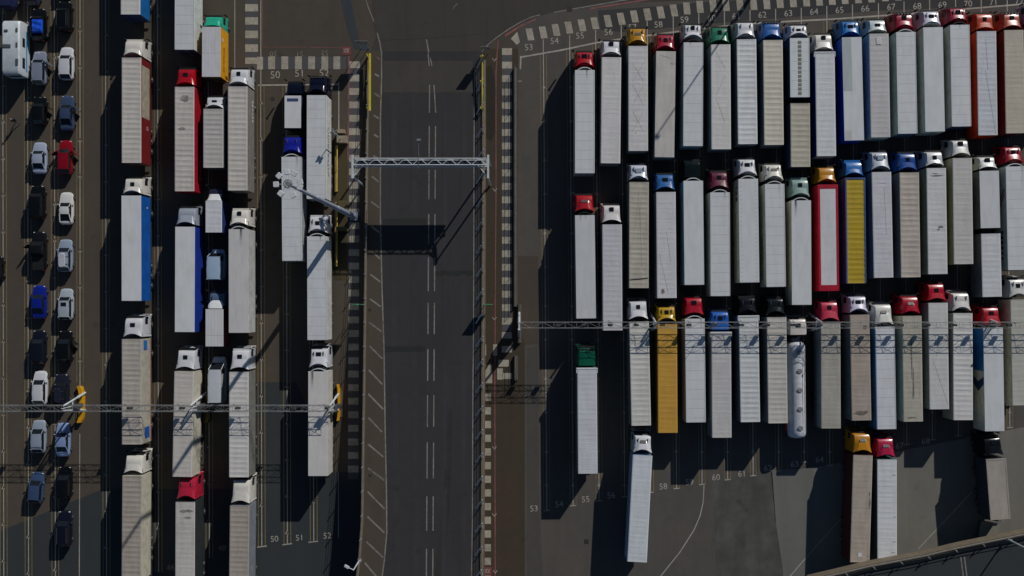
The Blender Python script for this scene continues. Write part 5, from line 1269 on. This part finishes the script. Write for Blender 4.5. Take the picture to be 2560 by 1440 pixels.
    if sunroof:
        q = MB(); q.box(-0.36, 0.36, yb - 0.75, yb - 0.22, zr_ + 0.015, zr_ + 0.034); q.build('sunroof', GLASS, body)
    return root

SIL, SBL, WCAR, BLKC, NAVC, DGR = P(112, 120, 138), P(74, 88, 116), P(156, 158, 162), P(9, 11, 13), P(14, 20, 40), P(20, 23, 32)
c_ = car('boxy black off roader carrying a blue tarpaulin bundle beside the motorhome', 76, 120, 21, 104, BLKC, 'suv')
car('silver grey car with right door open just right of the motorhome', 79, 119, 127, 212, P(92, 98, 112), 'estate', 'r')
car('black car with door ajar right of the walking person', 76, 121, 240, 312, BLKC, 'hatch', 'r')
car('silver saloon left of the red car', 79, 119, 355, 435, P(118, 126, 142), 'saloon')
car('large black car left of the white coupe', 72, 118, 463, 548, BLKC, 'suv')
car('long black pickup truck with door open above the bright blue car', 75, 121, 578, 678, P(14, 15, 18), 'pickup', 'l', cat='pickup')
car('bright blue car left of the silver car with a dark sunroof', 78, 118, 713, 797, P(12, 30, 120), 'saloon')
car('dark navy estate car above the left white car near the gantry', 74, 121, 825, 910, P(13, 16, 26), 'estate')
car('white hatchback just above the gantry in the outer car lane', 81, 120, 927, 1012, WCAR, 'hatch')
car('silver hatchback below the gantry in the outer car lane', 77, 117, 1050, 1133, P(106, 116, 128), 'hatch')
car('slate blue hatchback on the gantry shadow near the bottom left', 71, 112, 1180, 1258, P(52, 70, 100), 'hatch', rz=R(-4))
car('black car with two silver roof rails in the top row of cars', 139, 186, 3, 80, BLKC, 'suv', roofrails=True)
car('white hatchback in the inner car lane below the railed black car', 145, 188, 117, 200, WCAR, 'hatch')
car('steel blue saloon with right door open above the red car', 147, 189, 238, 327, P(52, 66, 92), 'saloon', 'r')
car('red car with doors open in the inner car lane', 141, 187, 350, 436, P(120, 8, 22), 'hatch', 'rl')
car('white coupe in the inner car lane below the red car', 145, 186, 480, 562, P(160, 160, 158), 'coupe')
car('silver hatchback with a grey roof box below the white coupe', 142, 185, 598, 680, P(104, 116, 130), 'hatch', roofbox=P(138, 140, 146))
car('silver car with dark sunroof below the roof box car', 146, 185, 721, 800, P(122, 130, 138), 'estate', sunroof=True)
car('black car with right door open beside the navy estate car', 140, 186, 826, 908, BLKC, 'hatch', 'r')
car('charcoal off roader with roof bars beside the yellow guard', 132, 178, 934, 1014, DGR, 'suv', roofbox=P(22, 25, 36))
car('silver blue saloon below the gantry leg with a windscreen reflection', 137, 178, 1057, 1142, P(96, 112, 142), 'saloon')
car('black hatchback on the truss shadow in the inner car lane', 140, 184, 1166, 1246, BLKC, 'hatch')
car('dark navy estate with silver roof rails, lowest of the cars', 137, 185, 1277, 1367, P(12, 15, 26), 'estate', roofrails=True)
car('dark car with red tail cut by the left edge', -32, 14, 640, 700, P(16, 14, 16), 'hatch')
car('dark navy van cut by the top left corner above the motorhome', -2, 50, -66, 24, P(26, 30, 56), 'van', cat='van')
car('dark car cut by the top edge beside the navy van', 62, 100, -70, 14, P(30, 36, 54), 'hatch')
car('black car cut by the top edge above the railed black car', 143, 186, -95, -14, BLKC, 'hatch')
car('light blue van half in shade between the two plain white trailers', 527, 566, 622, 701, P(138, 158, 178), 'highvan', cat='van')
car('white van with long white roof left of the striped mast shadow lorry', 526, 573, 890, 1006, P(156, 160, 166), 'highvan', cat='van')

# blue tarpaulin bundle on the off-roader's roof
p = at(93, 65, 1.9); rd = random.Random(3)
q = MB(); q.grid(lambda i, j: (-0.68 + 1.36 * j, 0.9 - 1.8 * i, (0.28 if 0.08 < i < 0.92 and 0.08 < j < 0.92 else 0.0) + 0.07 * math.sin(9 * i + 4 * j) * math.cos(7 * j - 5 * i)), 16, 12)
q.box(-0.66, 0.66, -0.88, 0.88, -0.12, 0.03)
tag(q.build('tarpaulin_bundle', paint(P(14, 62, 158), 0.35, 'blue_tarpaulin', 0.2), None, (p.x, p.y, 1.86)), 'bright blue wrapped bundle on the roof of a black off roader', 'bundle')

# motorhome at the left edge
p = at(26, 117, 2.9)
root = empty('motorhome', (p.x, p.y, 0), 0, 'large white motorhome with roof hatches cut by the left edge', 'motorhome')
q = MB(); L2 = 3.55
def mh(y, w_, z0, z1, c): return [(w_ - c, y, z1), (-w_ + c, y, z1), (-w_, y, z1 - c), (-w_, y, z0), (w_, y, z0), (w_, y, z1 - c)]
q.loft([mh(L2, 1.05, 0.9, 2.35, 0.2), mh(L2 - 0.15, 1.14, 0.5, 2.75, 0.2), mh(L2 - 0.5, 1.17, 0.45, 2.93, 0.18), mh(-L2 + 0.5, 1.17, 0.45, 2.95, 0.18), mh(-L2 + 0.1, 1.14, 0.5, 2.75, 0.2), mh(-L2, 1.1, 0.6, 2.3, 0.2)])
body = q.build('body', paint(P(150, 156, 160), 0.35, 'motorhome_white', 0.2), root, smooth=30)
for x, y, w_, l_ in ((-0.55, 2.1, 0.24, 0.28), (-0.45, 0.1, 0.5, 0.45), (0.85, 2.2, 0.13, 0.5), (0.85, 0.25, 0.11, 0.6), (0.86, -2.0, 0.16, 0.9)):
    q = MB(); q.box(x - w_, x + w_, y - l_ / 2, y + l_ / 2, 2.9, 3.02, 0, 0.03); q.build('roof_hatch', plain(P(62, 66, 66), 0.3, 'smoked_plastic'), body)
for s_ in (-1, 1):
    q = MB(); q.box(s_ * 1.172 - 0.004, s_ * 1.172 + 0.004, -2.6, -1.2, 1.6, 2.2); q.box(s_ * 1.172 - 0.004, s_ * 1.172 + 0.004, 0.2, 1.4, 1.6, 2.2); q.build('side_window', GLASS, body)
    q = MB(); q.box(s_ * 1.174 - 0.004, s_ * 1.174 + 0.004, -2.9, 2.4, 1.1, 1.35); q.build('side_stripe', plain(P(20, 110, 150), 0.4), body)
    for y in (2.3, -1.9): wheel(root, s_ * 1.02, y, 0.36, 0.24, 'mh')
q = MB(); q.add([(-0.95, L2 + 0.006, 1.35), (0.95, L2 + 0.006, 1.35), (0.95, L2 - 0.07, 2.2), (-0.95, L2 - 0.07, 2.2)], [(0, 1, 2, 3)]); q.build('windscreen', GLASS, body)
q = MB(); q.box(-0.85, 0.85, -L2 - 0.012, -L2 - 0.002, 1.4, 2.1); q.build('rear_window', GLASS, body)
q = MB(); q.box(-0.4, 0.4, -L2 - 0.05, -L2 - 0.014, 0.75, 0.9); q.build('number_plate', WHITEP, body)

# ---------------------------------------------------------------- a person walking between the car lanes
def skin(name, joints, edges, mat, parent=None, sub=1):
    me = bpy.data.meshes.new(name); me.from_pydata([j[0] for j in joints], edges, []); me.materials.append(mat)
    o = link(name, me, parent)
    md = o.modifiers.new('skin', 'SKIN'); md.use_smooth_shade = True
    for i, j in enumerate(joints): me.skin_vertices[0].data[i].radius = (j[1], j[1])
    me.skin_vertices[0].data[0].use_root = True
    sb = o.modifiers.new('sub', 'SUBSURF'); sb.levels = sub; sb.render_levels = sub
    return o
def person(label, px, py, rz, coat, legs, hair):
    J = [((0, 0, 0.95), .13), ((0, 0.01, 1.15), .125), ((0, 0.02, 1.36), .14), ((0, 0.03, 1.5), .06), ((0, 0.06, 1.58), .065), ((0, 0.07, 1.68), .095), ((0, 0.06, 1.75), .06),
         ((.19, 0.02, 1.41), .065), ((.25, -.10, 1.15), .048), ((.25, .06, .94), .034), ((-.19, 0.02, 1.41), .065), ((-.25, .12, 1.16), .048), ((-.23, .32, 1.0), .034),
         ((.1, 0.02, .9), .095), ((.11, .24, .52), .062), ((.11, .26, .1), .042), ((.12, .40, .05), .04), ((-.1, -.02, .9), .095), ((-.11, -.06, .5), .062), ((-.11, -.34, .13), .042), ((-.12, -.26, .04), .04)]
    E = [(0, 1), (1, 2), (2, 3), (3, 4), (4, 5), (5, 6), (2, 7), (7, 8), (8, 9), (2, 10), (10, 11), (11, 12), (0, 13), (13, 14), (14, 15), (15, 16), (0, 17), (17, 18), (18, 19), (19, 20)]
    for base, sx in ((9, 1), (12, -1)):
        b = Vector(J[base][0])
        for k, (dx, ln) in enumerate(((-.024, .085), (-.008, .098), (.008, .094), (.024, .075))):
            i0 = len(J); J.append((tuple(b + Vector((dx * .4, .03, -.075))), .011)); J.append((tuple(b + Vector((dx, .055, -.075 - ln * .55))), .009)); J.append((tuple(b + Vector((dx, .05, -.075 - ln))), .008))
            E += [(base, i0), (i0, i0 + 1), (i0 + 1, i0 + 2)]
        i0 = len(J); J.append((tuple(b + Vector((-sx * .03, .035, -.04))), .011)); J.append((tuple(b + Vector((-sx * .045, .055, -.085))), .009)); E += [(base, i0), (i0, i0 + 1)]
    o = skin('person', J, E, legs); p = at(px, py, 0); o.location = p; o.rotation_euler = (0, 0, rz)
    tag(o, label, 'person')
    q = MB(); n = 12                                                # jacket shell
    prof = [(0.9, .2, .15, 0), (1.1, .19, .14, .01), (1.3, .225, .155, .02), (1.44, .21, .13, .03), (1.5, .09, .08, .04)]
    q.loft([[(a * math.cos(2 * math.pi * k / n), dy + b_ * math.sin(2 * math.pi * k / n), z) for k in range(n)] for z, a, b_, dy in prof]); q.build('jacket', coat, o, smooth=60)
    for a, b_, c in (((.2, .02, 1.42), (.25, -.10, 1.15), (.25, .05, .97)), ((-.2, .02, 1.42), (-.25, .12, 1.16), (-.235, .29, 1.02))):
        q = MB(); q.tube(a, b_, .082, 0, 10, .066); q.tube(b_, c, .066, 0, 10, .052); q.build('sleeve', coat, o, smooth=60)
    q = MB(); q.loft([[(r_ * math.cos(2 * math.pi * k / 10), .055 + r_ * math.sin(2 * math.pi * k / 10) * 1.1, z) for k in range(10)] for z, r_ in ((1.66, .098), (1.73, .102), (1.79, .075), (1.81, .02))]); q.build('hair', hair, o, smooth=60)
    q = MB(); q.box(-.012, .012, .155, .18, 1.655, 1.69); q.build('nose', legs, o)
    return o
SKINM = plain((0.35, 0.2, 0.14), 0.6, 'skin')
person('person in dark clothes walking between the outer car lanes with a long shadow', 46, 305, R(60), plain((0.03, 0.03, 0.035), 0.8, 'dark_cloth'), plain((0.05, 0.05, 0.06), 0.8, 'dark_cloth'), plain((0.4, 0.33, 0.26), 0.7, 'fair_hair'))
